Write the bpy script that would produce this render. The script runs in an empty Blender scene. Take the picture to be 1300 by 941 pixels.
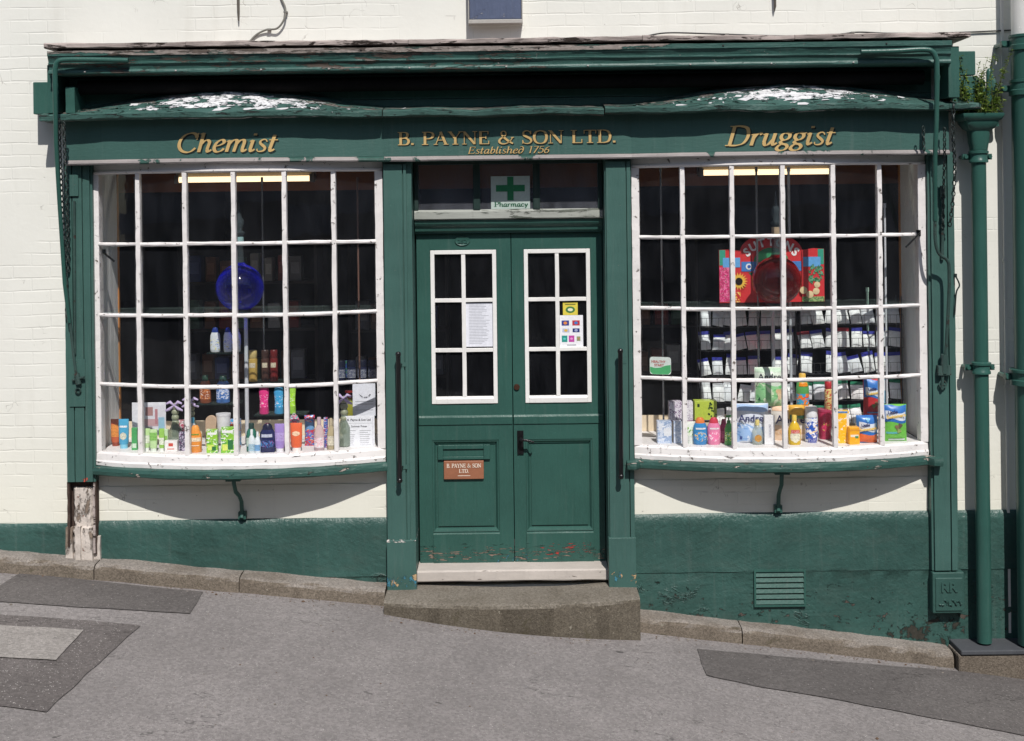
import bpy, math, random
from mathutils import Vector, Matrix, noise
random.seed(7)
ZC = 2.6                      # eye height above the datum at the doorstep
F = 1600.0                    # focal length in photo pixels
CAM_Y = -8.0
ROLL = math.radians(0.7)
CR, SR = math.cos(ROLL), math.sin(ROLL)
scene = bpy.context.scene
COL = scene.collection

def P(px, py, Y=0.0):
    """photo pixel on the plane at depth Y -> X and height relative to the eye"""
    dx, up = px - 650.0, 260.0 - py
    tx = dx * CR + up * SR
    tz = -dx * SR + up * CR
    d = (Y - CAM_Y) / F
    return tx * d, tz * d

# ------------------------------------------------------------------ materials
def nd(nt, typ, ins=None, **props):
    n = nt.nodes.new(typ)
    for k, v in props.items():
        setattr(n, k, v)
    for k, v in (ins or {}).items():
        s = n.inputs[k]
        if isinstance(v, bpy.types.NodeSocket):
            nt.links.new(v, s)
        else:
            s.default_value = v
    return n

def srgb(r, g, b):
    def f(c):
        c /= 255.0
        return c / 12.92 if c <= 0.04045 else ((c + 0.055) / 1.055) ** 2.4
    return (f(r), f(g), f(b), 1.0)

def new_mat(name):
    m = bpy.data.materials.new(name)
    m.use_nodes = True
    nt = m.node_tree
    b = nt.nodes['Principled BSDF']
    return m, nt, b

def mixc(nt, fac, a, b, blend='MIX'):
    n = nt.nodes.new('ShaderNodeMix')
    n.data_type = 'RGBA'
    n.blend_type = blend
    for i, v in ((0, fac), (6, a), (7, b)):
        if isinstance(v, bpy.types.NodeSocket):
            nt.links.new(v, n.inputs[i])
        else:
            n.inputs[i].default_value = v
    return n.outputs[2]

def mth(nt, op, a, b=0.0, c=None, clamp=False):
    n = nt.nodes.new('ShaderNodeMath')
    n.operation = op
    n.use_clamp = clamp
    for i, v in enumerate((a, b) if c is None else (a, b, c)):
        if isinstance(v, bpy.types.NodeSocket):
            nt.links.new(v, n.inputs[i])
        else:
            n.inputs[i].default_value = v
    return n.outputs[0]

def ramp(nt, v, lo, hi, a=0.0, b=1.0):
    n = nd(nt, 'ShaderNodeMapRange', {'Value': v, 'From Min': lo, 'From Max': hi, 'To Min': a, 'To Max': b})
    n.interpolation_type = 'SMOOTHSTEP' if abs(hi - lo) > 0.02 else 'LINEAR'
    return n.outputs[0]

def coords(nt, scale=(1, 1, 1)):
    tc = nt.nodes.new('ShaderNodeTexCoord')
    mp = nd(nt, 'ShaderNodeMapping', {'Vector': tc.outputs['Object'], 'Scale': scale})
    return mp.outputs[0]

def noise_tex(nt, vec, scale, detail=4.0, rough=0.55, dist=0.0):
    return nd(nt, 'ShaderNodeTexNoise', {'Vector': vec, 'Scale': scale, 'Detail': detail, 'Roughness': rough, 'Distortion': dist}).outputs[0]

def bump(nt, height, dist, strength=1.0, normal=None):
    n = nd(nt, 'ShaderNodeBump', {'Height': height, 'Distance': dist, 'Strength': strength})
    if normal is not None:
        nt.links.new(normal, n.inputs['Normal'])
    return n.outputs[0]

def scale_col(c, k):
    return (c[0] * k, c[1] * k, c[2] * k, 1.0)

def paint(name, base, var=0.15, rough=0.45, grain=(6, 6, 1.5), bump_d=0.002, layers=(), spec=0.35, lumps=0.0, fade=None, lsc=6.0, cracks=None, drips=True):
    """painted surface: mottled base colour, brush relief, and peeled patches.
    layers: (colour, threshold, scale, stretch, zones) zones = list of (axis, centre, halfwidth)"""
    m, nt, b = new_mat(name)
    v = coords(nt)
    n1 = noise_tex(nt, v, 2.3, 5)
    n2 = noise_tex(nt, coords(nt, grain), 14, 4)
    f = ramp(nt, n1, 0.3, 0.7)
    col = mixc(nt, f, scale_col(base, 1 - var), scale_col(base, 1 + var))
    col = mixc(nt, ramp(nt, n2, 0.42, 0.75, 0.0, 0.35), col, scale_col(base, 1.0 + var * 2.0))
    if fade:
        col = mixc(nt, ramp(nt, noise_tex(nt, coords(nt, (1.4, 1.4, 4)), 3.0, 6, 0.7), 0.45, 0.72, 0.0, fade[1]), col, fade[0])
    n3 = noise_tex(nt, v, 55, 3)
    if drips:
        dr = noise_tex(nt, coords(nt, (11, 11, 0.55)), 3.0, 5, 0.65)
        col = mixc(nt, ramp(nt, dr, 0.52, 0.78, 0.0, 0.30), col, mixc(nt, 0.5, scale_col(base, 1.5), (0.16, 0.16, 0.15, 1)))
        col = mixc(nt, ramp(nt, noise_tex(nt, coords(nt, (9, 9, 0.7)), 4.3, 5, 0.65), 0.56, 0.75, 0.0, 0.35), col, scale_col(base, 0.62))
        spk = noise_tex(nt, v, 95, 2)
        col = mixc(nt, ramp(nt, spk, 0.70, 0.76, 0.0, 0.35), col, scale_col(base, 2.2))
    h = mth(nt, 'ADD', mth(nt, 'MULTIPLY', n2, 0.6), mth(nt, 'MULTIPLY', n3, 0.35))
    if lumps:
        h = mth(nt, 'ADD', h, mth(nt, 'MULTIPLY', noise_tex(nt, v, lsc, 7, 0.5, 0.8), lumps))
    if cracks is not None:
        cn = noise_tex(nt, coords(nt, (1, 1, 1.5)), 4.2, 5, 0.6, 0.9)
        ridge = mth(nt, 'ABSOLUTE', mth(nt, 'SUBTRACT', cn, 0.5))
        area = noise_tex(nt, v, 3.1, 3)
        for (ax, c0, hw, edge) in cracks:
            sep = nd(nt, 'ShaderNodeSeparateXYZ', {'Vector': v})
            d = mth(nt, 'ABSOLUTE', mth(nt, 'SUBTRACT', sep.outputs[ax], c0))
            area = mth(nt, 'SUBTRACT', area, ramp(nt, d, hw - edge, hw + edge, 0.0, 0.3))
        ck = mth(nt, 'MULTIPLY', ramp(nt, ridge, 0.0075, 0.003), ramp(nt, area, 0.545, 0.58))
        edge_ = mth(nt, 'MULTIPLY', ramp(nt, ridge, 0.05, 0.01), ramp(nt, area, 0.53, 0.58))
        col = mixc(nt, ck, col, (0.02, 0.028, 0.025, 1))
        h = mth(nt, 'ADD', h, mth(nt, 'MULTIPLY', edge_, 0.5))
        h = mth(nt, 'SUBTRACT', h, mth(nt, 'MULTIPLY', ck, 1.0))
    rv = rough
    for (lc, thr, sc, stretch, zones) in layers:
        w = noise_tex(nt, coords(nt, stretch), sc, 7, 0.68, 0.4)
        for (ax, c0, hw, edge) in zones:
            sep = nd(nt, 'ShaderNodeSeparateXYZ', {'Vector': v})
            d = mth(nt, 'ABSOLUTE', mth(nt, 'SUBTRACT', sep.outputs[ax], c0))
            z = ramp(nt, d, hw - edge, hw + edge, 0.0, 0.32)
            w = mth(nt, 'SUBTRACT', w, z)
        mk = ramp(nt, w, thr, thr + 0.012)
        rim = ramp(nt, w, thr - 0.02, thr)
        lcv = mixc(nt, ramp(nt, noise_tex(nt, v, 40, 4), 0.35, 0.7), scale_col(lc, 0.75), lc)
        col = mixc(nt, mk, col, lcv)
        h = mth(nt, 'SUBTRACT', h, mth(nt, 'MULTIPLY', mk, 0.7))
        h = mth(nt, 'ADD', h, mth(nt, 'MULTIPLY', mth(nt, 'SUBTRACT', rim, mk), 0.5))
    nt.links.new(col, b.inputs['Base Color'])
    b.inputs['Roughness'].default_value = rough
    b.inputs['Specular IOR Level'].default_value = spec
    nt.links.new(bump(nt, h, bump_d), b.inputs['Normal'])
    return m

_plain = {}
def plain(rgb, rough=0.4, metal=0.0, spec=0.4):
    key = (rgb, rough, metal)
    if key in _plain:
        return _plain[key]
    m, nt, b = new_mat('plain_%d_%d_%d' % rgb)
    c = srgb(*rgb)
    g_ = 0.3 * c[0] + 0.6 * c[1] + 0.1 * c[2]
    c = tuple(q * 0.90 + g_ * 0.10 for q in c[:3]) + (1.0,)
    v = coords(nt)
    n = noise_tex(nt, v, 60, 3)
    nt.links.new(mixc(nt, ramp(nt, n, 0.35, 0.7), scale_col(c, 0.9), c), b.inputs['Base Color'])
    b.inputs['Roughness'].default_value = rough
    b.inputs['Metallic'].default_value = metal
    b.inputs['Specular IOR Level'].default_value = spec
    _plain[key] = m
    return m

_lab = {}
def labelled(rgb):
    """plain label colour with rows of fine print"""
    if rgb in _lab:
        return _lab[rgb]
    m, nt, b = new_mat('label_%d_%d_%d' % rgb)
    c = srgb(*rgb)
    tc = nt.nodes.new('ShaderNodeTexCoord')
    sep = nd(nt, 'ShaderNodeSeparateXYZ', {'Vector': tc.outputs['Object']})
    row = mth(nt, 'MULTIPLY', sep.outputs[2], 110.0)
    fr = mth(nt, 'FRACT', row)
    fl = mth(nt, 'FLOOR', row)
    cmb = nd(nt, 'ShaderNodeCombineXYZ', {'X': mth(nt, 'MULTIPLY', sep.outputs[0], 320.0), 'Y': mth(nt, 'MULTIPLY', fl, 7.3)})
    w = nd(nt, 'ShaderNodeTexNoise', {'Vector': cmb.outputs[0], 'Scale': 1.0, 'Detail': 1.0}).outputs[0]
    ink = mth(nt, 'MULTIPLY', mth(nt, 'MULTIPLY', mth(nt, 'GREATER_THAN', fr, 0.42), mth(nt, 'LESS_THAN', fr, 0.86)), mth(nt, 'GREATER_THAN', w, 0.46))
    lum = 0.3 * c[0] + 0.6 * c[1] + 0.1 * c[2]
    other = scale_col(c, 0.22) if lum > 0.25 else (0.8, 0.8, 0.78, 1)
    nt.links.new(mixc(nt, mth(nt, 'MULTIPLY', ink, 0.7), c, other), b.inputs['Base Color'])
    b.inputs['Roughness'].default_value = 0.35
    _lab[rgb] = m
    return m

_prints = {}
def printed(c1, c2, c3, sc=60.0, thr=0.5):
    """printed carton or label: a ground colour with blotches of two more"""
    key = (c1, c2, c3, sc, thr)
    if key in _prints:
        return _prints[key]
    m, nt, b = new_mat('printed_%d_%d_%d' % c1)
    v = coords(nt)
    a = noise_tex(nt, v, sc, 2, 0.5, 1.2)
    d = noise_tex(nt, coords(nt, (0.6, 1, 2.2)), sc * 1.7, 2, 0.5)
    col = mixc(nt, ramp(nt, a, thr, thr + 0.03), srgb(*c1), srgb(*c2))
    col = mixc(nt, ramp(nt, d, 0.6, 0.62), col, srgb(*c3))
    nt.links.new(col, b.inputs['Base Color'])
    b.inputs['Roughness'].default_value = 0.35
    _prints[key] = m
    return m

_clear = {}
def clear_plastic(rgb, alpha=0.5, rough=0.1):
    key = (rgb, alpha)
    if key in _clear:
        return _clear[key]
    m, nt, b = new_mat('clear_%d_%d_%d' % rgb)
    b.inputs['Base Color'].default_value = srgb(*rgb)
    b.inputs['Roughness'].default_value = rough
    tr = nd(nt, 'ShaderNodeBsdfTransparent', {'Color': mixc(nt, 0.5, (1, 1, 1, 1), srgb(*rgb))})
    mx = nd(nt, 'ShaderNodeMixShader', {0: alpha, 1: tr.outputs[0], 2: b.outputs[0]})
    nt.links.new(mx.outputs[0], nt.nodes['Material Output'].inputs[0])
    _clear[key] = m
    return m

def glass_mat(name, tint=(1, 1, 1, 1), boost=1.0, wob=0.0006, dust=0.0):
    m, nt, b = new_mat(name)
    nt.nodes.remove(b)
    lw = nd(nt, 'ShaderNodeLayerWeight', {'Blend': 0.5})
    f5 = mth(nt, 'POWER', lw.outputs['Facing'], 4.0)
    fac = mth(nt, 'MULTIPLY_ADD', f5, 0.9, 0.035 * boost, clamp=True)
    gl = nd(nt, 'ShaderNodeBsdfGlossy', {'Color': (0.95, 0.97, 1, 1), 'Roughness': 0.015})
    n = noise_tex(nt, coords(nt), 7.0, 2)
    nt.links.new(bump(nt, n, wob, 0.5), gl.inputs['Normal'])
    tr = nd(nt, 'ShaderNodeBsdfTransparent', {'Color': tint})
    mx = nd(nt, 'ShaderNodeMixShader', {0: fac, 1: tr.outputs[0], 2: gl.outputs[0]})
    if dust:
        # streaky film of street dust, doubling for soft grey reflections on main panes
        dn = noise_tex(nt, coords(nt, (3, 3, 1)), 4.0, 4)
        df = nd(nt, 'ShaderNodeBsdfDiffuse', {'Color': (0.55, 0.58, 0.68, 1)})
        mx2 = nd(nt, 'ShaderNodeMixShader', {0: ramp(nt, dn, 0.3, 0.7, dust * 0.6, dust * 1.4), 1: mx.outputs[0], 2: df.outputs[0]})
        mx = mx2
    nt.links.new(mx.outputs[0], nt.nodes['Material Output'].inputs[0])
    return m

GREEN = (0.030, 0.091, 0.075, 1)
GREEN_F = (0.047, 0.110, 0.096, 1)
WOODGREY = (0.30, 0.26, 0.235, 1)
WHITE = (0.74, 0.71, 0.70, 1)
FLAKE = (0.80, 0.80, 0.82, 1)

M = {}
M['door'] = paint('green_gloss_paint', GREEN, 0.10, 0.38, layers=[
    (srgb(190, 60, 55), 0.555, 13, (1, 1, 6), [(2, ZC - 2.23, 0.06, 0.05), (0, 0.33, 0.22, 0.1)]),
    (srgb(74, 138, 160), 0.565, 18, (2.0, 1, 1), [(2, ZC - 2.29, 0.05, 0.05), (0, 0.0, 0.2, 0.15)]),
    (srgb(140, 122, 110), 0.565, 14, (1, 1, 6), [(2, ZC - 2.26, 0.07, 0.05)]), (srgb(34, 66, 57), 0.62, 9, (1, 1, 7), [(2, ZC - 2.25, 0.09, 0.04)])])
M['green'] = paint('green_paint', GREEN, 0.12, 0.42, layers=[(WOODGREY, 0.70, 20, (1, 1, 3), [])])
M['pilaster'] = paint('faded_green_paint', GREEN_F, 0.10, 0.45, grain=(8, 8, 0.8), layers=[
    (srgb(200, 170, 130), 0.545, 16, (1, 1, 1), [(2, ZC - 2.35, 0.06, 0.04), (0, 0.0, 0.86, 0.02)]),
    (srgb(74, 138, 160), 0.565, 12, (1.5, 1, 1), [(2, ZC - 2.36, 0.06, 0.04), (0, 0.0, 0.86, 0.02)]),
    (srgb(200, 90, 75), 0.55, 14, (1, 1, 1), [(2, ZC - 1.70, 0.03, 0.02), (0, -2.73, 0.05, 0.03)]),
    (srgb(190, 180, 170), 0.69, 25, (1, 1, 3), []), (srgb(205, 200, 195), 0.535, 20, (1, 1, 2), [(2, ZC - 2.102, 0.012, 0.006), (0, -0.3, 0.55, 0.02)])])
M['plinth'] = paint('green_masonry_paint', (0.033, 0.083, 0.072, 1), 0.14, 0.40, grain=(2, 2, 2), bump_d=0.009, lumps=2.4, lsc=3.0, cracks=[(2, ZC - 2.50, 0.20, 0.12)], layers=[
    (srgb(90, 82, 76), 0.62, 14, (1, 1, 1.6), [(2, ZC - 2.62, 0.20, 0.10)]),
    (srgb(62, 60, 54), 0.535, 9, (1, 1, 1), [(0, 2.58, 0.35, 0.2), (2, ZC - 2.74, 0.12, 0.08)]), (srgb(215, 200, 185), 0.735, 16, (1, 1, 1), []), (srgb(30, 42, 38), 0.66, 13, (1, 1, 1.3), [(2, ZC - 2.5, 0.2, 0.1)])], fade=((0.075, 0.10, 0.088, 1), 0.22))
M['fascia'] = paint('fascia_green_paint', GREEN_F, 0.08, 0.45, grain=(1, 6, 6), layers=[(srgb(120, 110, 100), 0.72, 20, (1, 1, 6), [])])
M['bead'] = paint('worn_grey_bead', (0.27, 0.245, 0.24, 1), 0.15, 0.6, grain=(1, 6, 6), layers=[(GREEN, 0.58, 3, (1.5, 1, 1), [])])
M['ledge'] = paint('flaking_ledge', (0.042, 0.098, 0.085, 1), 0.2, 0.5, grain=(1, 6, 6), bump_d=0.006, lumps=0.8, layers=[
    (srgb(128, 121, 115), 0.515, 8, (0.6, 4, 4), [(1, -0.13, 0.09, 0.06)]),
    (srgb(40, 44, 42), 0.60, 14, (0.6, 3, 4), []),
    (FLAKE, 0.475, 10, (0.8, 2, 2.5), [(0, -1.72, 0.66, 0.40), (1, -0.215, 0.085, 0.03)]),
    (FLAKE, 0.49, 12, (0.8, 2, 2.5), [(0, 1.74, 0.58, 0.40), (1, -0.215, 0.08, 0.03)])])
M['cornice'] = paint('weathered_cornice', (0.040, 0.104, 0.090, 1), 0.15, 0.45, grain=(0.7, 6, 6), bump_d=0.005, lumps=0.4, layers=[
    (WOODGREY, 0.42, 5, (0.5, 4, 5), [(2, ZC + 0.958, 0.020, 0.006), (0, -0.9, 2.0, 0.4)]),
    (srgb(95, 85, 78), 0.545, 7, (0.8, 4, 5), [(0, -1.3, 1.7, 0.4)]), (srgb(205, 200, 198), 0.665, 22, (1, 3, 3), [])])
M['cap'] = paint('bare_weathered_timber', (0.34, 0.29, 0.27, 1), 0.3, 0.8, grain=(0.6, 6, 8), bump_d=0.006, lumps=0.6, layers=[(srgb(60, 52, 48), 0.57, 9, (0.6, 3, 3), [])], spec=0.1)
M['flakewhite'] = paint('old_white_flakes', (0.56, 0.56, 0.575, 1), 0.12, 0.7)
M['white'] = paint('white_window_paint', WHITE, 0.05, 0.45, drips=False, grain=(2, 2, 2), bump_d=0.003, lumps=0.5, layers=[
    (srgb(128, 118, 112), 0.63, 17, (1.6, 1.6, 1.6), []), (srgb(95, 88, 84), 0.66, 7, (1, 2, 6), [(2, ZC - 1.57, 0.05, 0.02)])])
M['whiteclean'] = paint('white_door_paint', (0.78, 0.77, 0.75, 1), 0.04, 0.4, grain=(2, 2, 2), layers=[(srgb(150, 140, 135), 0.70, 16, (1.6, 1.6, 1.6), [])])
M['sill'] = paint('flaking_sill_paint', (0.028, 0.080, 0.067, 1), 0.15, 0.45, grain=(1, 6, 6), bump_d=0.005, lumps=0.5, layers=[
    (srgb(205, 190, 180), 0.625, 9, (0.8, 2, 3), []), (srgb(90, 80, 74), 0.66, 12, (0.8, 2, 3), [])])
M['grey_rail'] = paint('pale_worn_rail', srgb(150, 153, 147), 0.1, 0.6, grain=(1, 6, 6), layers=[(srgb(95, 100, 92), 0.58, 6, (0.6, 3, 4), [])])
M['dsill'] = paint('pale_stone_threshold', srgb(182, 174, 167), 0.10, 0.7, grain=(1, 3, 3), layers=[(srgb(128, 116, 108), 0.66, 9, (0.7, 2, 3), [])], spec=0.15)
M['plaster'] = paint('broken_plaster', srgb(192, 183, 175), 0.14, 0.9, grain=(3, 3, 1), bump_d=0.008, lumps=1.0, layers=[
    (srgb(136, 122, 110), 0.60, 6, (1, 1, 0.4), []), (srgb(176, 84, 58), 0.655, 14, (1, 1, 1), [])], spec=0.05)
M['rot'] = paint('rotten_wood', (0.07, 0.05, 0.042, 1), 0.4, 0.95, bump_d=0.01, lumps=1.0, spec=0.05, drips=False)
M['iron'] = paint('black_iron', (0.006, 0.006, 0.007, 1), 0.2, 0.3, spec=0.5)
M['oldiron'] = paint('old_green_iron', (0.030, 0.062, 0.055, 1), 0.3, 0.55, layers=[(srgb(60, 48, 42), 0.6, 30, (1, 1, 1), [])])
M['chain'] = paint('dark_chain_iron', (0.020, 0.030, 0.028, 1), 0.3, 0.5)
M['stoneblock'] = paint('green_painted_stone', (0.034, 0.086, 0.074, 1), 0.12, 0.42, grain=(2, 2, 2), bump_d=0.003, lumps=0.6, lsc=9.0)
M['pipe'] = paint('green_pipe_paint', (0.028, 0.090, 0.074, 1), 0.08, 0.33, grain=(4, 4, 0.5), layers=[(srgb(70, 62, 55), 0.72, 12, (1, 1, 1), [])])
M['pipewhite'] = paint('white_pipe_paint', (0.72, 0.71, 0.68, 1), 0.05, 0.4)
M['gold'] = paint('gold_leaf_paint', srgb(190, 160, 106), 0.16, 0.55, drips=False)
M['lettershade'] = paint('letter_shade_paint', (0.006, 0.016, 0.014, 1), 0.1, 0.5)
M['copper'] = paint('copper_plate', srgb(148, 98, 74), 0.12, 0.4, grain=(2, 2, 2), bump_d=0.0006, drips=False)
M['stone'] = paint('step_stone', srgb(128, 119, 106), 0.14, 0.85, grain=(2, 2, 2), bump_d=0.004, lumps=0.5, layers=[(srgb(100, 92, 80), 0.68, 6, (1, 1, 2), [])], spec=0.1, fade=(srgb(96, 88, 74), 0.6))
M['slate'] = paint('dark_slate', srgb(70, 72, 76), 0.15, 0.6, spec=0.2)
M['glass'] = glass_mat('old_window_glass', dust=0.006)  # dust film strengthened to stand in for soft grey reflections
M['dustglass'] = glass_mat('dusty_fanlight_glass', dust=0.045)
M['shadegreen'] = paint('shade_darkened_green', (0.012, 0.030, 0.026, 1), 0.1, 0.5)  # frame green darkened to paint in the shade over the transom
M['floor_in'] = plain((228, 225, 224), 0.6)
M['inwhite'] = paint('inner_white_boards', srgb(232, 233, 233), 0.03, 0.6, drips=False)
M['dark'] = paint('dark_interior', (0.012, 0.011, 0.011, 1), 0.3, 0.8, spec=0.05, drips=False)  # also paints in the shade of cornice gap, blind box and vent
M['brown'] = paint('brown_bulkhead', srgb(126, 78, 48), 0.12, 0.6, spec=0.1, drips=False)
M['woodstrip'] = paint('orange_pine_strip', srgb(190, 130, 75), 0.1, 0.5)
M['creamboard'] = paint('cream_board', srgb(222, 205, 178), 0.06, 0.7)
M['chrome'] = plain((150, 152, 156), 0.25, 0.8)
M['wire'] = plain((62, 62, 64), 0.4, 0.0)
M['paper'] = plain((236, 238, 242), 0.8, 0.0, 0.1)
M['ink'] = plain((52, 54, 62), 0.8, 0.0, 0.1)
M['inkgrey'] = plain((150, 152, 160), 0.8, 0.0, 0.1)

def glassshelf():
    m, nt, b = new_mat('glass_shelf')
    b.inputs['Base Color'].default_value = (0.55, 0.75, 0.7, 1)
    b.inputs['Roughness'].default_value = 0.1
    tr = nd(nt, 'ShaderNodeBsdfTransparent', {'Color': (0.95, 0.985, 0.975, 1)})
    mx = nd(nt, 'ShaderNodeMixShader', {0: 0.05, 1: tr.outputs[0], 2: b.outputs[0]})
    nt.links.new(mx.outputs[0], nt.nodes['Material Output'].inputs[0])
    return m
M['gshelf'] = glassshelf()
M['shelfedge'] = plain((205, 212, 214), 0.25)
M['darkedge'] = plain((26, 40, 38), 0.2)

def wall_mat():
    m, nt, b = new_mat('cream_painted_brick')
    tc = nt.nodes.new('ShaderNodeTexCoord')
    sep = nd(nt, 'ShaderNodeSeparateXYZ', {'Vector': tc.outputs['Object']})
    wob = noise_tex(nt, tc.outputs['Object'], 3.0, 3)
    zz = mth(nt, 'ADD', sep.outputs[2], mth(nt, 'MULTIPLY', wob, 0.03))
    cmb = nd(nt, 'ShaderNodeCombineXYZ', {'X': sep.outputs[0], 'Y': zz})
    br = nd(nt, 'ShaderNodeTexBrick', {'Vector': cmb.outputs[0], 'Scale': 1.0, 'Brick Width': 0.235, 'Row Height': 0.078, 'Mortar Size': 0.006, 'Mortar Smooth': 0.6,
            'Color1': (0, 0, 0, 1), 'Color2': (0.6, 0.6, 0.6, 1), 'Mortar': (0, 0, 0, 1)})
    keep = ramp(nt, noise_tex(nt, tc.outputs['Object'], 2.2, 4), 0.40, 0.62)
    n1 = noise_tex(nt, tc.outputs['Object'], 1.3, 5)
    col = mixc(nt, ramp(nt, n1, 0.35, 0.65), (0.715, 0.712, 0.660, 1), (0.755, 0.752, 0.700, 1))
    low = ramp(nt, sep.outputs[2], 0.4, 1.6, 1.0, 0.0)
    col = mixc(nt, mth(nt, 'MULTIPLY', low, 0.7), col, (0.75, 0.735, 0.63, 1))
    # hairline cracks and chipped spots in the paint
    vor = nd(nt, 'ShaderNodeTexVoronoi', {'Vector': nd(nt, 'ShaderNodeVectorMath', {0: tc.outputs['Object'], 1: nd(nt, 'ShaderNodeTexNoise', {'Vector': tc.outputs['Object'], 'Scale': 6.0}).outputs[1]}, operation='ADD').outputs[0], 'Scale': 3.2}, feature='DISTANCE_TO_EDGE')
    spars = ramp(nt, noise_tex(nt, tc.outputs['Object'], 4.5, 3), 0.60, 0.66)
    crack = mth(nt, 'MULTIPLY', ramp(nt, vor.outputs[0], 0.012, 0.004), spars)
    jn = mth(nt, 'MULTIPLY', mth(nt, 'MULTIPLY', br.outputs['Fac'], ramp(nt, noise_tex(nt, tc.outputs['Object'], 7.0, 3), 0.62, 0.72)), 0.3)
    spot = ramp(nt, noise_tex(nt, tc.outputs['Object'], 24, 2), 0.765, 0.785)
    col = mixc(nt, mth(nt, 'MULTIPLY', crack, 0.55), col, (0.25, 0.23, 0.2, 1))
    col = mixc(nt, jn, col, (0.3, 0.28, 0.25, 1))
    col = mixc(nt, mth(nt, 'MULTIPLY', spot, 0.7), col, (0.12, 0.10, 0.09, 1))
    stain = ramp(nt, noise_tex(nt, coords(nt, (3.0, 1, 0.45)), 2.0, 5, 0.6), 0.55, 0.78, 0.0, 0.22)
    col = mixc(nt, stain, col, (0.50, 0.48, 0.42, 1))
    nt.links.new(col, b.inputs['Base Color'])
    b.inputs['Roughness'].default_value = 0.75
    b.inputs['Specular IOR Level'].default_value = 0.15
    h = mth(nt, 'SUBTRACT', mth(nt, 'MULTIPLY', noise_tex(nt, tc.outputs['Object'], 26, 5), 0.5), mth(nt, 'MULTIPLY', br.outputs['Fac'], keep))
    h = mth(nt, 'ADD', h, mth(nt, 'MULTIPLY', noise_tex(nt, tc.outputs['Object'], 6, 3), 0.8))
    h = mth(nt, 'SUBTRACT', h, crack)
    nt.links.new(bump(nt, h, 0.0026, 0.6), b.inputs['Normal'])
    return m
M['wall'] = wall_mat()

def asphalt(name, c, speck, sp_amt, stain=(0.12, 0.10, 0.085, 1)):
    m, nt, b = new_mat(name)
    tc = nt.nodes.new('ShaderNodeTexCoord')
    v = tc.outputs['Object']
    n1 = noise_tex(nt, v, 1.6, 6, 0.6)
    col = mixc(nt, ramp(nt, n1, 0.3, 0.7), scale_col(c, 0.86), scale_col(c, 1.12))
    fine = noise_tex(nt, v, 130, 3, 0.7)
    col = mixc(nt, ramp(nt, fine, 0.38, 0.68, 0.0, 0.55), col, scale_col(c, 0.62))
    vo = nd(nt, 'ShaderNodeTexVoronoi', {'Vector': v, 'Scale': 110.0})
    sc = nd(nt, 'ShaderNodeSeparateColor', {'Color': vo.outputs['Color']})
    st = mth(nt, 'MULTIPLY', ramp(nt, sc.outputs[0], 1 - sp_amt, 1 - sp_amt + 0.02), ramp(nt, vo.outputs['Distance'], 0.40, 0.3))
    col = mixc(nt, st, col, speck)
    dk = mth(nt, 'MULTIPLY', ramp(nt, sc.outputs[1], 0.90, 0.92), ramp(nt, vo.outputs['Distance'], 0.40, 0.3))
    col = mixc(nt, mth(nt, 'MULTIPLY', dk, 0.7), col, scale_col(c, 0.4))
    vb = nd(nt, 'ShaderNodeTexVoronoi', {'Vector': v, 'Scale': 62.0})
    cb = nd(nt, 'ShaderNodeSeparateColor', {'Color': vb.outputs['Color']})
    col = mixc(nt, 1.0, col, mixc(nt, cb.outputs[2], (0.83, 0.83, 0.83, 1), (1.17, 1.17, 1.17, 1)), 'MULTIPLY')
    gr = noise_tex(nt, v, 24, 4, 0.7)
    col = mixc(nt, ramp(nt, gr, 0.35, 0.70, 0.0, 0.22), col, scale_col(c, 0.74))
    wear = noise_tex(nt, coords(nt, (0.5, 1.6, 1)), 1.1, 6, 0.6)
    rdg = mth(nt, 'ABSOLUTE', mth(nt, 'SUBTRACT', wear, 0.5))
    crk = mth(nt, 'MULTIPLY', ramp(nt, rdg, 0.0035, 0.001), ramp(nt, noise_tex(nt, v, 1.7, 2), 0.50, 0.58))
    col = mixc(nt, mth(nt, 'MULTIPLY', crk, 0.7), col, scale_col(c, 0.3))
    blob = ramp(nt, noise_tex(nt, coords(nt, (1, 2.2, 1)), 7, 3, 0.5), 0.745, 0.765)
    col = mixc(nt, mth(nt, 'MULTIPLY', blob, 0.75), col, scale_col(c, 0.22))
    blotch = ramp(nt, noise_tex(nt, coords(nt, (0.7, 2, 1)), 2.4, 5, 0.65), 0.52, 0.75, 0.0, 0.35)
    col = mixc(nt, blotch, col, scale_col(c, 0.72))
    nt.links.new(col, b.inputs['Base Color'])
    b.inputs['Roughness'].default_value = 0.9
    b.inputs['Specular IOR Level'].default_value = 0.15
    h = mth(nt, 'ADD', fine, mth(nt, 'MULTIPLY', vo.outputs['Distance'], -0.6))
    nt.links.new(bump(nt, mth(nt, 'ADD', h, mth(nt, 'MULTIPLY', cb.outputs[2], 0.3)), 0.005, 0.8), b.inputs['Normal'])
    return m
M['asphalt'] = asphalt('pale_asphalt', (0.250, 0.231, 0.226, 1), (0.40, 0.38, 0.36, 1), 0.05)
M['patch'] = asphalt('dark_asphalt', (0.130, 0.119, 0.115, 1), (0.34, 0.32, 0.31, 1), 0.035)
M['patch2'] = asphalt('speckled_asphalt', (0.145, 0.130, 0.126, 1), (0.42, 0.40, 0.38, 1), 0.11)
M['slab'] = asphalt('concrete_cover', (0.30, 0.278, 0.262, 1), (0.36, 0.34, 0.32, 1), 0.03)
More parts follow.
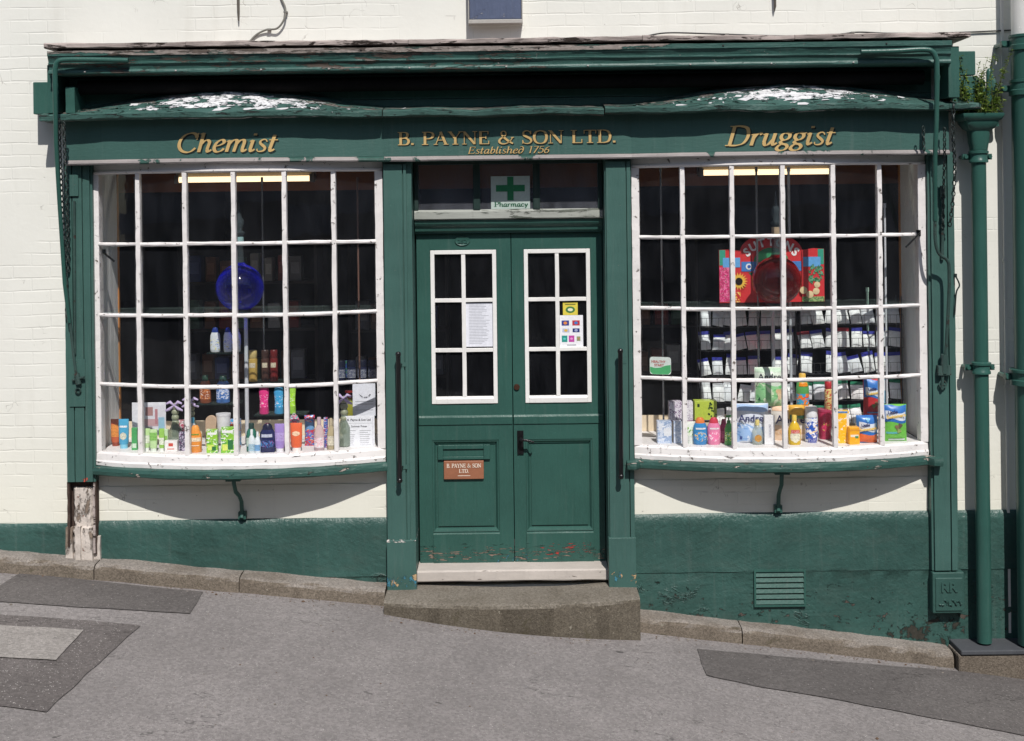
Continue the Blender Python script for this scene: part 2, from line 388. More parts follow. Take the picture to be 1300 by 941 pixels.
def stone_mat(name, top, front, dirt):
    m, nt, b = new_mat(name)
    tc = nt.nodes.new('ShaderNodeTexCoord')
    v = tc.outputs['Object']
    geo = nt.nodes.new('ShaderNodeNewGeometry')
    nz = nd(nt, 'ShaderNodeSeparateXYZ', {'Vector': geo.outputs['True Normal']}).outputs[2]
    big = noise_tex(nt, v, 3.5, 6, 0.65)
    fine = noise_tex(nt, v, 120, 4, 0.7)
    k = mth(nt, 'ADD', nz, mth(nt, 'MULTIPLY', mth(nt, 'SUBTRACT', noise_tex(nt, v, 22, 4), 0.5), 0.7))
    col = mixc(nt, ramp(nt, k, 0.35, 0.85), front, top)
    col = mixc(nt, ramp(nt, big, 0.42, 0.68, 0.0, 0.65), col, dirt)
    vo = nd(nt, 'ShaderNodeTexVoronoi', {'Vector': v, 'Scale': 130.0})
    sc = nd(nt, 'ShaderNodeSeparateColor', {'Color': vo.outputs['Color']})
    col = mixc(nt, 1.0, col, mixc(nt, sc.outputs[0], (0.72, 0.72, 0.72, 1), (1.25, 1.25, 1.25, 1)), 'MULTIPLY')
    lich = ramp(nt, noise_tex(nt, v, 30, 4, 0.6), 0.66, 0.70)
    col = mixc(nt, mth(nt, 'MULTIPLY', lich, 0.5), col, (0.36, 0.33, 0.27, 1))
    moss = mth(nt, 'MULTIPLY', ramp(nt, noise_tex(nt, v, 9, 5, 0.7), 0.58, 0.66), ramp(nt, nz, 0.7, 0.3))
    col = mixc(nt, mth(nt, 'MULTIPLY', moss, 0.6), col, (0.075, 0.066, 0.042, 1))
    nt.links.new(col, b.inputs['Base Color'])
    b.inputs['Roughness'].default_value = 0.9
    b.inputs['Specular IOR Level'].default_value = 0.1
    h = mth(nt, 'ADD', mth(nt, 'MULTIPLY', big, 2.0), mth(nt, 'ADD', fine, mth(nt, 'MULTIPLY', sc.outputs[0], 0.5)))
    nt.links.new(bump(nt, h, 0.006, 0.9), b.inputs['Normal'])
    return m
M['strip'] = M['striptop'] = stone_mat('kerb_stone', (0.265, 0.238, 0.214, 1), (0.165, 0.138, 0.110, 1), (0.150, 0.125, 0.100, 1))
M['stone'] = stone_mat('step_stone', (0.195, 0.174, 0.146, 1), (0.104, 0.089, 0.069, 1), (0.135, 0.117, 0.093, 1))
M['road'] = asphalt('road_asphalt', (0.07, 0.068, 0.066, 1), (0.25, 0.25, 0.24, 1), 0.1)

# ------------------------------------------------------------------ mesh helpers
class MB:
    def __init__(self):
        self.v, self.f, self.mi = [], [], []
    def add(self, vs, fs, mi=0):
        o = len(self.v)
        self.v += [tuple(p) for p in vs]
        for f in fs:
            self.f.append(tuple(i + o for i in f))
            self.mi.append(mi)
        return self
    def box(self, x0, x1, y0, y1, z0, z1, mi=0):
        vs = [(x, y, z) for z in (z0, z1) for y in (y0, y1) for x in (x0, x1)]
        return self.add(vs, [(0, 2, 3, 1), (4, 5, 7, 6), (0, 1, 5, 4), (2, 6, 7, 3), (0, 4, 6, 2), (1, 3, 7, 5)], mi)
    def prism(self, poly, y0, y1, mi=0):
        """polygon in XZ (counter-clockwise seen from the street) between two depths"""
        n = len(poly)
        vs = [(x, y0, z) for x, z in poly] + [(x, y1, z) for x, z in poly]
        fs = [tuple(range(n)), tuple(range(2 * n - 1, n - 1, -1))]
        fs += [(i, i + n, (i + 1) % n + n, (i + 1) % n) for i in range(n)]
        return self.add(vs, fs, mi)
    def sweep(self, prof, xs, yf=lambda x: 0.0, jit=0.0, fr=9.0, mi=0, seed=0.0, zf=lambda x: 0.0, jz=None):
        """closed profile (y,z) carried along x; yf/zf shift it; small wobble by noise"""
        n = len(prof)
        vs = []
        jz = jit if jz is None else jz
        for x in xs:
            for k, (py, pz) in enumerate(prof):
                a = noise.noise(Vector((x * fr, k * 1.7 + seed, 3.1))) * jit
                c = noise.noise(Vector((x * fr, k * 1.7 + seed, 9.7))) * jz
                vs.append((x, py + yf(x) + a, pz + zf(x) + c))
        fs = []
        for i in range(len(xs) - 1):
            for k in range(n):
                k2 = (k + 1) % n
                fs.append((i * n + k, i * n + k2, (i + 1) * n + k2, (i + 1) * n + k))
        fs.append(tuple(range(n - 1, -1, -1)))
        L = (len(xs) - 1) * n
        fs.append(tuple(range(L, L + n)))
        return self.add(vs, fs, mi)
    def vbar(self, xc, w, y0, y1, z0, z1, n=40, jit=0.0015, mi=0, seed=0.0, lean=0.0):
        vs, fs = [], []
        for i in range(n + 1):
            z = z0 + (z1 - z0) * i / n
            a = noise.noise(Vector((z * 11, xc * 5 + seed, 1.0))) * jit
            c = noise.noise(Vector((z * 11, xc * 5 + seed, 5.0))) * jit
            d = noise.noise(Vector((z * 15, xc * 5 + seed, 8.0))) * jit
            vs += [(xc - w / 2 + a, y0 + d, z), (xc + w / 2 + c, y0 + d, z), (xc + w / 2, y1, z), (xc - w / 2, y1, z)]
        for i in range(n):
            for k in range(4):
                fs.append((i * 4 + k, i * 4 + (k + 1) % 4, i * 4 + 4 + (k + 1) % 4, i * 4 + 4 + k))
        fs += [(3, 2, 1, 0), (n * 4, n * 4 + 1, n * 4 + 2, n * 4 + 3)]
        return self.add(vs, fs, mi)
    def tube(self, pts, r, seg=10, mi=0, caps=True):
        pts = [Vector(p) for p in pts]
        rs = r if isinstance(r, (list, tuple)) else [r] * len(pts)
        vs, fs = [], []
        up = None
        for i, p in enumerate(pts):
            t = (pts[min(i + 1, len(pts) - 1)] - pts[max(i - 1, 0)]).normalized()
            if up is None:
                up = t.cross(Vector((0, 1, 0)))
                if up.length < 1e-3:
                    up = t.cross(Vector((1, 0, 0)))
                up.normalize()
            else:
                up = (up - t * up.dot(t)).normalized()
            s = t.cross(up)
            for k in range(seg):
                a = 2 * math.pi * k / seg
                vs.append(p + (up * math.cos(a) + s * math.sin(a)) * rs[i])
        for i in range(len(pts) - 1):
            for k in range(seg):
                fs.append((i * seg + k, i * seg + (k + 1) % seg, (i + 1) * seg + (k + 1) % seg, (i + 1) * seg + k))
        if caps:
            fs.append(tuple(range(seg - 1, -1, -1)))
            L = (len(pts) - 1) * seg
            fs.append(tuple(range(L, L + seg)))
        return self.add(vs, fs, mi)
    def lathe(self, prof, c=(0, 0, 0), seg=24, sx=1.0, sy=1.0, mi=0, a0=0.0, a1=None, power=2.0):
        """profile (r,z) turned about the vertical through c; power > 2 squares the section"""
        full = a1 is None
        n = seg if full else seg + 1
        vs, fs = [], []
        for r, z in prof:
            for k in range(n):
                a = a0 + (2 * math.pi if full else a1 - a0) * k / seg
                ca, sa = math.cos(a), math.sin(a)
                q = (abs(ca) ** power + abs(sa) ** power) ** (-1.0 / power)
                vs.append((c[0] + r * sx * ca * q, c[1] + r * sy * sa * q, c[2] + z))
        for i in range(len(prof) - 1):
            for k in range(seg):
                k2 = (k + 1) % n
                fs.append((i * n + k, i * n + k2, (i + 1) * n + k2, (i + 1) * n + k))
        if full:
            fs.append(tuple(range(n - 1, -1, -1)))
            L = (len(prof) - 1) * n
            fs.append(tuple(range(L, L + n)))
        return self.add(vs, fs, mi)
    def torus(self, c, R, r, m, n1=8, n2=5, mi=0, sq=1.0):
        vs, fs = [], []
        for i in range(n1):
            a = 2 * math.pi * i / n1
            for j in range(n2):
                b_ = 2 * math.pi * j / n2
                p = Vector(((R + r * math.cos(b_)) * math.cos(a) * sq, r * math.sin(b_), (R + r * math.cos(b_)) * math.sin(a)))
                vs.append(Vector(c) + m @ p)
        for i in range(n1):
            for j in range(n2):
                fs.append((i * n2 + j, ((i + 1) % n1) * n2 + j, ((i + 1) % n1) * n2 + (j + 1) % n2, i * n2 + (j + 1) % n2))
        return self.add(vs, fs, mi)
    def build(self, name, mats, parent=None, up=True, smooth=None, bevel=0.0, loc=None):
        dz = ZC if up else 0.0
        me = bpy.data.meshes.new(name)
        me.from_pydata([(x, y, z + dz) for x, y, z in self.v], [], self.f)
        if not isinstance(mats, (list, tuple)):
            mats = [mats]
        for m_ in mats:
            me.materials.append(M[m_] if isinstance(m_, str) else m_)
        for p, i in zip(me.polygons, self.mi):
            p.material_index = i
        import bmesh
        bm = bmesh.new()
        bm.from_mesh(me)
        bmesh.ops.recalc_face_normals(bm, faces=bm.faces)
        bm.to_mesh(me)
        bm.free()
        if smooth:
            for p in me.polygons:
                p.use_smooth = True
            me.set_sharp_from_angle(angle=math.radians(smooth))
        o = bpy.data.objects.new(name, me)
        COL.objects.link(o)
        if parent is not None:
            o.parent = parent
        if loc is not None:
            o.location = loc
        if bevel:
            bv = o.modifiers.new('bevel', 'BEVEL')
            bv.width = bevel
            bv.segments = 2
            bv.limit_method = 'ANGLE'
            bv.angle_limit = math.radians(40)
        return o

def tag(o, label, cat=None, group=None, kind=None):
    if label: o['label'] = label
    if cat: o['category'] = cat
    if group: o['group'] = group
    if kind: o['kind'] = kind
    return o

def empty(name, loc=(0, 0, 0), parent=None):
    o = bpy.data.objects.new(name, None)
    o.empty_display_size = 0.1
    COL.objects.link(o)
    o.location = loc
    if parent is not None:
        o.parent = parent
    return o

def lin(a, b, n):
    return [a + (b - a) * i / n for i in range(n + 1)]

def text_obj(s, size, mat, name, parent=None, loc=(0, 0, 0), rot=(math.pi / 2, 0, 0), align='CENTER', extrude=0.0, xs=1.0, bold=0.0):
    cu = bpy.data.curves.new(name, 'FONT')
    cu.body = s
    cu.size = size
    cu.align_x = align
    cu.extrude = extrude
    cu.offset = bold
    cu.resolution_u = 3
    t = bpy.data.objects.new(name + '_tmp', cu)
    COL.objects.link(t)
    dg = bpy.context.evaluated_depsgraph_get()
    me = bpy.data.meshes.new_from_object(t.evaluated_get(dg))
    bpy.data.objects.remove(t)
    bpy.data.curves.remove(cu)
    me.materials.clear()
    me.materials.append(M[mat] if isinstance(mat, str) else mat)
    o = bpy.data.objects.new(name, me)
    COL.objects.link(o)
    if parent is not None:
        o.parent = parent
    o.location = loc
    o.rotation_euler = rot
    o.scale = (xs, 1, 1)
    return o

# ------------------------------------------------------------------ sign-writer's letters: strokes swept by a broad pen
def srf(x, y, w): return ('h', [(x - w / 2, y), (x + w / 2, y)])
STEM = ('T', [(.18, 0), (.18, 1)])
ROMAN = {
 'A': (.84, [('h', [(.08, 0), (.40, 1)]), ('T', [(.38, 1), (.70, 0)]), ('h', [(.2, .35), (.56, .35)]), srf(.08, .02, .24), srf(.70, .02, .3)]),
 'B': (.76, [STEM, ('n', [(.18, .98), (.4, .98), (.55, .92), (.59, .76), (.52, .6), (.35, .53), (.18, .53)]), ('n', [(.18, .53), (.42, .53), (.6, .45), (.66, .27), (.58, .08), (.42, .02), (.18, .02)]), srf(.12, .02, .22), srf(.12, .98, .22)]),
 'C': (.86, [('n', [(.76, .76), (.66, .94), (.48, 1), (.25, .9), (.11, .65), (.11, .35), (.25, .1), (.48, 0), (.66, .05), (.8, .22)]), ('h', [(.77, 1), (.77, .66)])]),
 'D': (.92, [STEM, ('n', [(.18, .98), (.45, .98), (.7, .86), (.8, .5), (.7, .14), (.45, .02), (.18, .02)]), srf(.12, .02, .22), srf(.12, .98, .22)]),
 'E': (.78, [STEM, ('h', [(.1, .98), (.64, .98)]), ('h', [(.18, .52), (.5, .52)]), ('h', [(.1, .02), (.68, .02)]), ('h', [(.63, 1), (.63, .76)]), ('h', [(.67, 0), (.67, .26)]), ('h', [(.5, .64), (.5, .4)])]),
 'L': (.74, [STEM, ('h', [(.08, .02), (.66, .02)]), ('h', [(.66, 0), (.66, .3)]), srf(.18, .98, .36)]),
 'N': (.94, [('h', [(.14, 0), (.14, 1)]), ('T', [(.14, .97), (.76, .03)]), ('h', [(.78, 0), (.78, 1)]), srf(.14, .02, .28), srf(.78, .98, .28), srf(.1, .98, .2)]),
 'O': (.94, [('n', [(.47, 1), (.2, .88), (.1, .5), (.2, .12), (.47, 0), (.74, .12), (.84, .5), (.74, .88), (.47, 1)])]),
 'P': (.74, [STEM, ('n', [(.18, .98), (.42, .98), (.62, .9), (.67, .73), (.6, .56), (.42, .47), (.18, .47)]), srf(.18, .02, .38), srf(.12, .98, .22)]),
 'R': (.82, [STEM, ('n', [(.18, .98), (.42, .98), (.6, .9), (.65, .75), (.58, .6), (.42, .52), (.18, .52)]), ('T', [(.4, .52), (.7, .02)]), srf(.16, .02, .34), srf(.12, .98, .22), srf(.74, .02, .18)]),
 'S': (.68, [('w', [(.56, .76), (.5, .93), (.34, 1), (.17, .93), (.13, .77), (.2, .62), (.38, .5), (.54, .38), (.6, .22), (.52, .06), (.34, 0), (.16, .06), (.1, .24)], [.03, .03, .035, .05, .07, .085, .09, .085, .07, .05, .035, .03, .03]), ('h', [(.58, 1), (.58, .72)]), ('h', [(.09, 0), (.09, .28)])]),
 'T': (.82, [('T', [(.41, 0), (.41, 1)]), ('h', [(.06, .98), (.76, .98)]), ('h', [(.06, 1), (.06, .72)]), ('h', [(.76, 1), (.76, .72)]), srf(.41, .02, .38)]),
 'Y': (.82, [('T', [(.1, 1), (.42, .46)]), ('h', [(.42, .46), (.72, 1)]), ('T', [(.42, .48), (.42, 0)]), srf(.42, .02, .36), srf(.1, .98, .26), srf(.72, .98, .22)]),
 '&': (1.0, [('w', [(.9, .5), (.78, .26), (.56, .05), (.3, 0), (.12, .12), (.13, .33), (.32, .52), (.48, .68), (.5, .86), (.39, .99), (.26, .94), (.23, .78), (.36, .55), (.62, .25), (.92, .01)], [.03, .03, .035, .05, .075, .07, .045, .04, .045, .035, .04, .06, .08, .085, .06]), ('h', [(.8, .5), (.98, .5)])]),
 '.': (.28, [('T', [(.12, 0), (.12, .15)])]),
 '1': (.4, [('T', [(.22, 1), (.22, 0)]), ('h', [(.06, .84), (.22, 1)])]),
 '7': (.56, [('w', [(.06, .96), (.5, .96)], [.04, .04]), ('T', [(.5, .97), (.22, 0)])]),
 '5': (.56, [('h', [(.48, .96), (.17, .96)]), ('h', [(.17, 1), (.13, .55)]), ('n', [(.13, .55), (.3, .62), (.46, .5), (.48, .22), (.32, .02), (.12, .04), (.08, .16)])]),
 '6': (.58, [('n', [(.48, .9), (.28, .8), (.13, .5), (.1, .22), (.2, .02), (.36, .02), (.48, .2), (.45, .42), (.3, .52), (.13, .38)])]),
 ' ': (.42, []),
}
TL = lambda x: ('n', [(x, .14), (x + .06, .01), (x + .18, .12)])
ITAL = {
 'a': (.60, [('n', [(.43, .58), (.28, .62), (.13, .48), (.08, .22), (.16, .02), (.28, .05), (.42, .3)]), ('T', [(.44, .62), (.42, .12)]), TL(.42)]),
 'b': (.54, [('T', [(.12, 1), (.10, .1)]), ('n', [(.10, .1), (.2, 0), (.36, .1), (.45, .36), (.38, .58), (.26, .6), (.12, .42)])]),
 'c': (.50, [('n', [(.42, .5), (.36, .6), (.26, .62), (.12, .48), (.08, .25), (.14, .06), (.26, 0), (.38, .06), (.46, .16)])]),
 'd': (.58, [('n', [(.42, .5), (.28, .62), (.13, .48), (.08, .22), (.16, .02), (.3, .02), (.42, .2), (.48, .5), (.42, .82), (.26, .96), (.1, .9)])]),
 'e': (.52, [('n', [(.1, .29), (.3, .36), (.42, .48), (.38, .6), (.27, .62), (.13, .48), (.08, .25), (.14, .06), (.26, 0), (.4, .06), (.48, .18)])]),
 'g': (.54, [('n', [(.26, .62), (.12, .54), (.10, .38), (.2, .26), (.33, .28), (.42, .4), (.39, .56), (.26, .62)]), ('h', [(.38, .56), (.52, .62)]), ('n', [(.2, .26), (.12, .15), (.2, .07), (.36, .02), (.43, -.1), (.34, -.24), (.16, -.27), (.04, -.18), (.08, -.04), (.2, .06)])]),
 'h': (.62, [('T', [(.12, 0), (.12, 1)]), ('n', [(.12, .38), (.22, .56), (.35, .62), (.45, .52), (.44, .3), (.43, .14)]), TL(.43), ('h', [(.0, .93), (.12, 1)])]),
 'i': (.32, [('T', [(.12, .6), (.10, .13)]), TL(.10), ('T', [(.15, .84), (.15, .94)]), ('h', [(.0, .53), (.12, .6)])]),
 'l': (.32, [('T', [(.13, 1), (.10, .13)]), TL(.10)]),
 'm': (.92, [('T', [(.12, .6), (.10, 0)]), ('n', [(.11, .36), (.21, .55), (.33, .62), (.41, .52), (.39, 0)]), ('n', [(.40, .36), (.5, .55), (.62, .62), (.71, .52), (.70, .14)]), TL(.70), ('h', [(.0, .53), (.12, .6)])]),
 'n': (.62, [('T', [(.12, .6), (.10, 0)]), ('n', [(.11, .36), (.21, .55), (.34, .62), (.43, .52), (.42, .14)]), TL(.42)]),
 'r': (.46, [('T', [(.12, .6), (.10, 0)]), ('n', [(.11, .34), (.2, .54), (.32, .62), (.4, .55)]), ('h', [(.0, .53), (.12, .6)])]),
 's': (.44, [('w', [(.38, .5), (.31, .61), (.2, .62), (.11, .54), (.13, .42), (.26, .3), (.36, .18), (.33, .05), (.2, 0), (.09, .03), (.05, .14)], [.03, .03, .04, .055, .065, .075, .065, .055, .04, .03, .03])]),
 't': (.38, [('T', [(.17, .86), (.12, .14)]), TL(.12), ('h', [(.0, .6), (.34, .6)])]),
 'u': (.62, [('T', [(.12, .6), (.10, .15)]), ('n', [(.10, .16), (.17, .01), (.29, .05), (.42, .3)]), ('T', [(.45, .6), (.43, .13)]), TL(.43), ('h', [(.0, .53), (.12, .6)])]),
 'y': (.56, [('T', [(.08, .6), (.28, .02)]), ('n', [(.5, .6), (.28, .02), (.18, -.2), (.06, -.24)])]),
}
def glyph(ch):
    return ITAL.get(ch) or ROMAN.get(ch) or ROMAN[' ']

def crom(pts, n):
    P_ = [Vector(p).to_2d() for p in pts]
    out = []
    for i in range(len(P_) - 1):
        p0 = P_[i - 1] if i > 0 else P_[i] * 2 - P_[i + 1]
        p1, p2 = P_[i], P_[i + 1]
        p3 = P_[i + 2] if i + 2 < len(P_) else p2 * 2 - p1
        for k in range(n):
            t = k / n
            out.append(0.5 * ((2 * p1) + (p2 - p0) * t + (2 * p0 - 5 * p1 + 4 * p2 - p3) * t * t + (3 * p1 - p0 - 3 * p2 + p3) * t ** 3))
    out.append(P_[-1])
    return out

def letters(mb, s, x0, x1, z0, height, slant, mapf, off, thick=.085, thin=.026, nib=8.0, mi=0, track=0.0):
    """write s between x0 and x1 on the surface mapf(x, z, off)"""
    tot = sum(glyph(c)[0] + track for c in s)
    sx = (x1 - x0) / tot
    cur, kk = 0.0, 0
    na = math.radians(nib)
    nv = Vector((math.cos(na), math.sin(na)))
    for ch in s:
        adv, strokes = glyph(ch)
        for st in strokes:
            kind, pts = st[0], st[1]
            smooth = kind in 'nw' and len(pts) > 2
            pl = crom(pts, 6) if smooth else [Vector(p).to_2d() for p in pts]
            n = len(pl)
            vs, fs = [], []
            for i, p in enumerate(pl):
                t = (pl[min(i + 1, n - 1)] - pl[max(i - 1, 0)]).normalized()
                nor = Vector((-t.y, t.x))
                if kind == 'T': w = thick
                elif kind == 'h': w = thin
                elif kind == 'w':
                    q = i / (n - 1) * (len(st[2]) - 1)
                    a = int(min(q, len(st[2]) - 2))
                    w = (st[2][a] * (1 - q + a) + st[2][a + 1] * (q - a)) * thick / .085
                else:
                    w = thin + (thick - thin) * abs(t.x * nv.y - t.y * nv.x)
                for sgn in (1, -1):
                    q2 = p + nor * w * sgn
                    X = x0 + (cur + q2.x) * sx + q2.y * height * slant
                    vs.append(mapf(X, z0 + q2.y * height, off + kk * 0.00006))
            for i in range(n - 1):
                fs.append((2 * i, 2 * i + 1, 2 * i + 3, 2 * i + 2))
            mb.add(vs, fs, mi)
            kk += 1
        cur += adv + track
    return mb
# ------------------------------------------------------------------ shapes of the place
WL, WR = (-1.739, 0.921), (1.685, 0.929)          # bow windows: centre, half width
def bow(x, w):
    u = min(1.0, abs(x - w[0]) / w[1])
    return -0.01 - 0.19 * (1 - u * u)
def zone(x):
    """how far forward the fascia and the ledge bulge over a bow window, 0..1"""
    for c, a in ((-1.795, 0.998), (1.745, 0.998)):
        u = abs(x - c) / a
        if u < 1:
            return 1 - u * u
    return 0.0
def fas(x):
    return -0.112 if -0.80 < x < 0.75 else -0.109 - 0.126 * zone(x)
def lip(x):
    return -0.220 if -0.80 < x < 0.75 else -0.224 - 0.118 * zone(x)
def gz(x, y):
    xx = max(-12.0, min(12.0, x))
    return -(2.575 + 0.115 * xx + 0.004 * xx * xx) + 0.02 * (max(y, -9.0) + 0.17)

def ground_px(px, py):
    y = -0.4
    for _ in range(40):
        x, z = P(px, py, y)
        # move along the ray until it meets the pavement
        k = gz(x, y) / z
        y = CAM_Y + (y - CAM_Y) * (1 + (k - 1) * 0.7)
    return P(px, py, y)[0], y

# ------------------------------------------------------------------ the setting: pavement, kerb, road
def grid_sheet(name, xs, ys, zf, mat, label=None):
    vs = [(x, y, zf(x, y)) for y in ys for x in xs]
    n = len(xs)
    fs = [(j * n + i, j * n + i + 1, (j + 1) * n + i + 1, (j + 1) * n + i) for j in range(len(ys) - 1) for i in range(n - 1)]
    mb = MB().add(vs, fs)
    o = mb.build(name, mat, smooth=60)
    tag(o, label, None, None, 'structure')
    return o
xs_far = [-160, -80, -40, -20] + lin(-12, 12, 48) + [20, 40, 80, 160]
grid_sheet('ground', xs_far, [-160, -80, -40, -20, -12, -9, -7, -5, -3.2, 0, 6, 20, 60, 160], lambda x, y: gz(x, y) - 0.13, 'road')
def uneven(x, y):
    return gz(x, y) + 0.006 * noise.noise(Vector((x * 1.3, y * 1.3, 0)))
grid_sheet('pavement', lin(-12, 12, 120), lin(-3.0, 0.15, 20), uneven, 'asphalt')
k = MB()
for i in range(26):
    x0 = -12 + i * 0.92
    k.sweep([(-3.16, -0.4), (-3.16, -0.012), (-3.15, 0.004), (-3.005, 0.006), (-3.005, -0.4)], lin(x0, x0 + 0.912, 6), zf=lambda x: gz(x, -3.0), jit=0.004)
tag(k.build('kerb', 'strip'), None, None, None, 'structure')

def patch(name, px_poly, mat, lift, nsub=10):
    pts = [ground_px(*p) for p in px_poly]
    out = []
    for i, a in enumerate(pts):
        b = pts[(i + 1) % len(pts)]
        for k_ in range(nsub):
            t = k_ / nsub
            x, y = a[0] + (b[0] - a[0]) * t, a[1] + (b[1] - a[1]) * t
            x += 0.010 * noise.noise(Vector((x * 6, y * 6, 2)))
            y += 0.010 * noise.noise(Vector((x * 6, y * 6, 7)))
            out.append((x, y))
    cx, cy = sum(p[0] for p in pts) / len(pts), sum(p[1] for p in pts) / len(pts)
    rings = 6
    vs, fs = [(cx, cy, uneven(cx, cy) + lift)], []
    n = len(out)
    for r in range(1, rings + 1):
        for x, y in out:
            xx, yy = cx + (x - cx) * r / rings, cy + (y - cy) * r / rings
            vs.append((xx, yy, uneven(xx, yy) + lift))
    for i in range(n):
        fs.append((0, 1 + i, 1 + (i + 1) % n))
        for r in range(rings - 1):
            a = 1 + r * n
            fs.append((a + i, a + (i + 1) % n, a + n + (i + 1) % n, a + n + i))
    return tag(MB().add(vs, fs).build(name, mat, smooth=60), None, None, None, 'structure')
patch('pavement_patch', [(26, 729), (150, 742), (258, 752), (242, 780), (120, 773), (-30, 763)], 'patch', 0.006)
patch('pavement_repair', [(-160, 772), (60, 785), (178, 795), (118, 850), (60, 905), (-160, 880)], 'patch2', 0.006)
patch('pavement_cover', [(-160, 790), (0, 796), (107, 802), (70, 841), (0, 837), (-160, 828)], 'slab', 0.012)
patch('pavement_patch', [(884, 824), (1040, 839), (1200, 853), (1420, 868), (1420, 960), (1250, 925), (1080, 893), (960, 872), (897, 858)], 'patch', 0.006)

def stones(name, ranges, h=0.098, dep=0.172):
    for i, (a, b) in enumerate(ranges):
        mb = MB()
        n = max(6, int((b - a) / 0.045))
        prof = [(-dep, -0.4), (-dep - 0.004, h - 0.035), (-dep + 0.006, h - 0.018), (-dep + 0.022, h - 0.008), (-0.10, h - 0.003), (-0.01, h), (-0.01, -0.4)]
        mb.sweep(prof, lin(a, b - 0.006, n), zf=lambda x: gz(x, -0.17), jit=0.012, fr=7, seed=i * 3.3)
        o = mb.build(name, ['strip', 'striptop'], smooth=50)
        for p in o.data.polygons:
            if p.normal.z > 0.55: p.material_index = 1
        tag(o, None, None, None, 'structure')
stones('kerb_stone', [(-9, -6.2), (-6.2, -4.1), (-4.1, -2.62), (-2.62, -1.72), (-1.72, -0.815)])
stones('kerb_stone', [(0.755, 1.40), (1.40, 2.715)])
mb = MB()
mb.box(2.722, 6.5, -0.225, -0.02, -3.6, -2.812)
tag(mb.build('stone_block', 'strip', bevel=0.012), 'brown stone block under the drainpipes at the low end of the wall', 'stone block')
rnd = random.Random(77)
gr = MB()
for i in range(900):
    x = rnd.uniform(-4.0, 3.4)
    instep = -0.83 < x < 0.77
    y0_ = -0.19 if not instep else (-0.33 - 0.105 * (1 - ((x + .03) / .79) ** 2))
    if x > 2.7: y0_ = -0.24
    y = y0_ - abs(rnd.gauss(0, .045)) if rnd.random() < .75 else y0_ - rnd.uniform(0, 2.0)
    r_ = rnd.uniform(.0015, .0055) if rnd.random() < .95 else rnd.uniform(.006, .011)
    z = uneven(x, y) + r_ * .3
    vs = [(x + r_ * math.cos(a) * rnd.uniform(.7, 1.5), y + r_ * math.sin(a), z + rnd.uniform(-.3, .3) * r_) for a in (0, 1.57, 3.14, 4.71)] + [(x, y, z + r_ * .8)]
    gr.add(vs, [(0, 1, 4), (1, 2, 4), (2, 3, 4), (3, 0, 4), (3, 2, 1, 0)], 0 if rnd.random() < .7 else 1)
o = gr.build('grit', ['strip', plain((96, 74, 56), .9)]); tag(o, None, None, None, 'stuff')
# ------------------------------------------------------------------ the shop
shop = empty('chemist_shop', (0, 0, 0))
tag(shop, 'cream brick chemist shop with green front and two white bow windows', 'shop')

w = MB()
w.box(-9, -2.66, 0, 0.3, -4.2, 4.4)
w.box(2.63, 9, 0, 0.3, -4.2, 4.4)
w.box(-2.66, 2.63, 0, 0.3, 0.287, 4.4)
w.box(-2.66, -0.81, 0, 0.3, -4.2, -1.672)
w.box(0.749, 2.63, 0, 0.3, -4.2, -1.672)
w.box(-0.81, 0.749, 0.03, 0.3, -4.2, -2.42)
w.build('wall', 'wall', shop)
# narrow raised board line across the wall under each window
for a, b in ((-2.635, -0.815), (0.755, 2.61)):
    mb = MB()
    mb.sweep([(-0.006, -1.972), (-0.010, -1.80), (-0.004, -1.757), (0.004, -1.757), (0.004, -1.972)], lin(a, b, 60), jit=0.0025, fr=5)
    mb.build('wall_render', 'wall', shop)

def plinth(a, b, top, seed):
    pl = MB()
    pl.sweep([(-0.022, -3.6)] + [(-0.021, -2.95 + 0.06 * q) for q in range(10)] + [(-0.021, -2.346), (-0.0265, -2.340), (-0.026, -2.33)] + [(-0.0255, -2.28 + 0.06 * q) for q in range(5)] + [(-0.0245, top - 0.02), (-0.010, top), (0.02, top), (0.02, -3.6)],
             lin(a, b, max(4, int((b - a) / 0.04))), jit=0.003, fr=5, seed=seed)
    pl.build('plinth', 'plinth', shop, smooth=40)
plinth(-9, -2.80, -1.985, 1.0)
plinth(-2.64, -0.812, -1.972, 2.0)
plinth(0.752, 9, -1.972, 3.0)

def pilaster(x0, x1, z0, z1, yb, plate, grooves, yf=-0.08):
    mb = MB()
    mb.vbar((x0 + x1) / 2, x1 - x0, yf + 0.016, yb, z0, z1, n=50, jit=0.0015)
    a, b = plate
    cuts = [a] + grooves + [b]
    for i in range(len(cuts) - 1):
        l, r = cuts[i] + (0.004 if i else 0), cuts[i + 1] - (0.004 if i < len(cuts) - 2 else 0)
        mb.vbar((l + r) / 2, r - l, yf, yf + 0.017, z0 + 0.003, z1 - 0.022, n=50, jit=0.0012, seed=i)
    return mb.build('pilaster', 'pilaster', shop)
p1 = pilaster(-2.822, -2.642, -1.712, 0.30, 0.001, (-2.815, -2.655), [-2.765, -2.70])
p2 = pilaster(-0.81, -0.632, -2.42, 0.286, 0.31, (-0.806, -0.664), [-0.686])
p3 = pilaster(0.584, 0.749, -2.42, 0.286, 0.31, (0.592, 0.745), [0.718])
p4 = pilaster(2.617, 2.783, -2.335, 0.30, 0.001, (2.632, 2.770), [2.735])
for x0, x1, par, b in ((-0.812, -0.628, p2, -2.415), (0.580, 0.752, p3, -2.425)):
    mb = MB()
    mb.box(x0, x1, -0.094, -0.02, b, -2.098)
    mb.build('base_block', 'pilaster', par, bevel=0.004)
mb = MB()
mb.box(2.612, 2.812, -0.085, 0.01, -2.60, -2.343)
mb.box(2.628, 2.800, -0.092, -0.05, -2.585, -2.375)
sb = mb.build('base_block', 'stoneblock', p4, bevel=0.006)
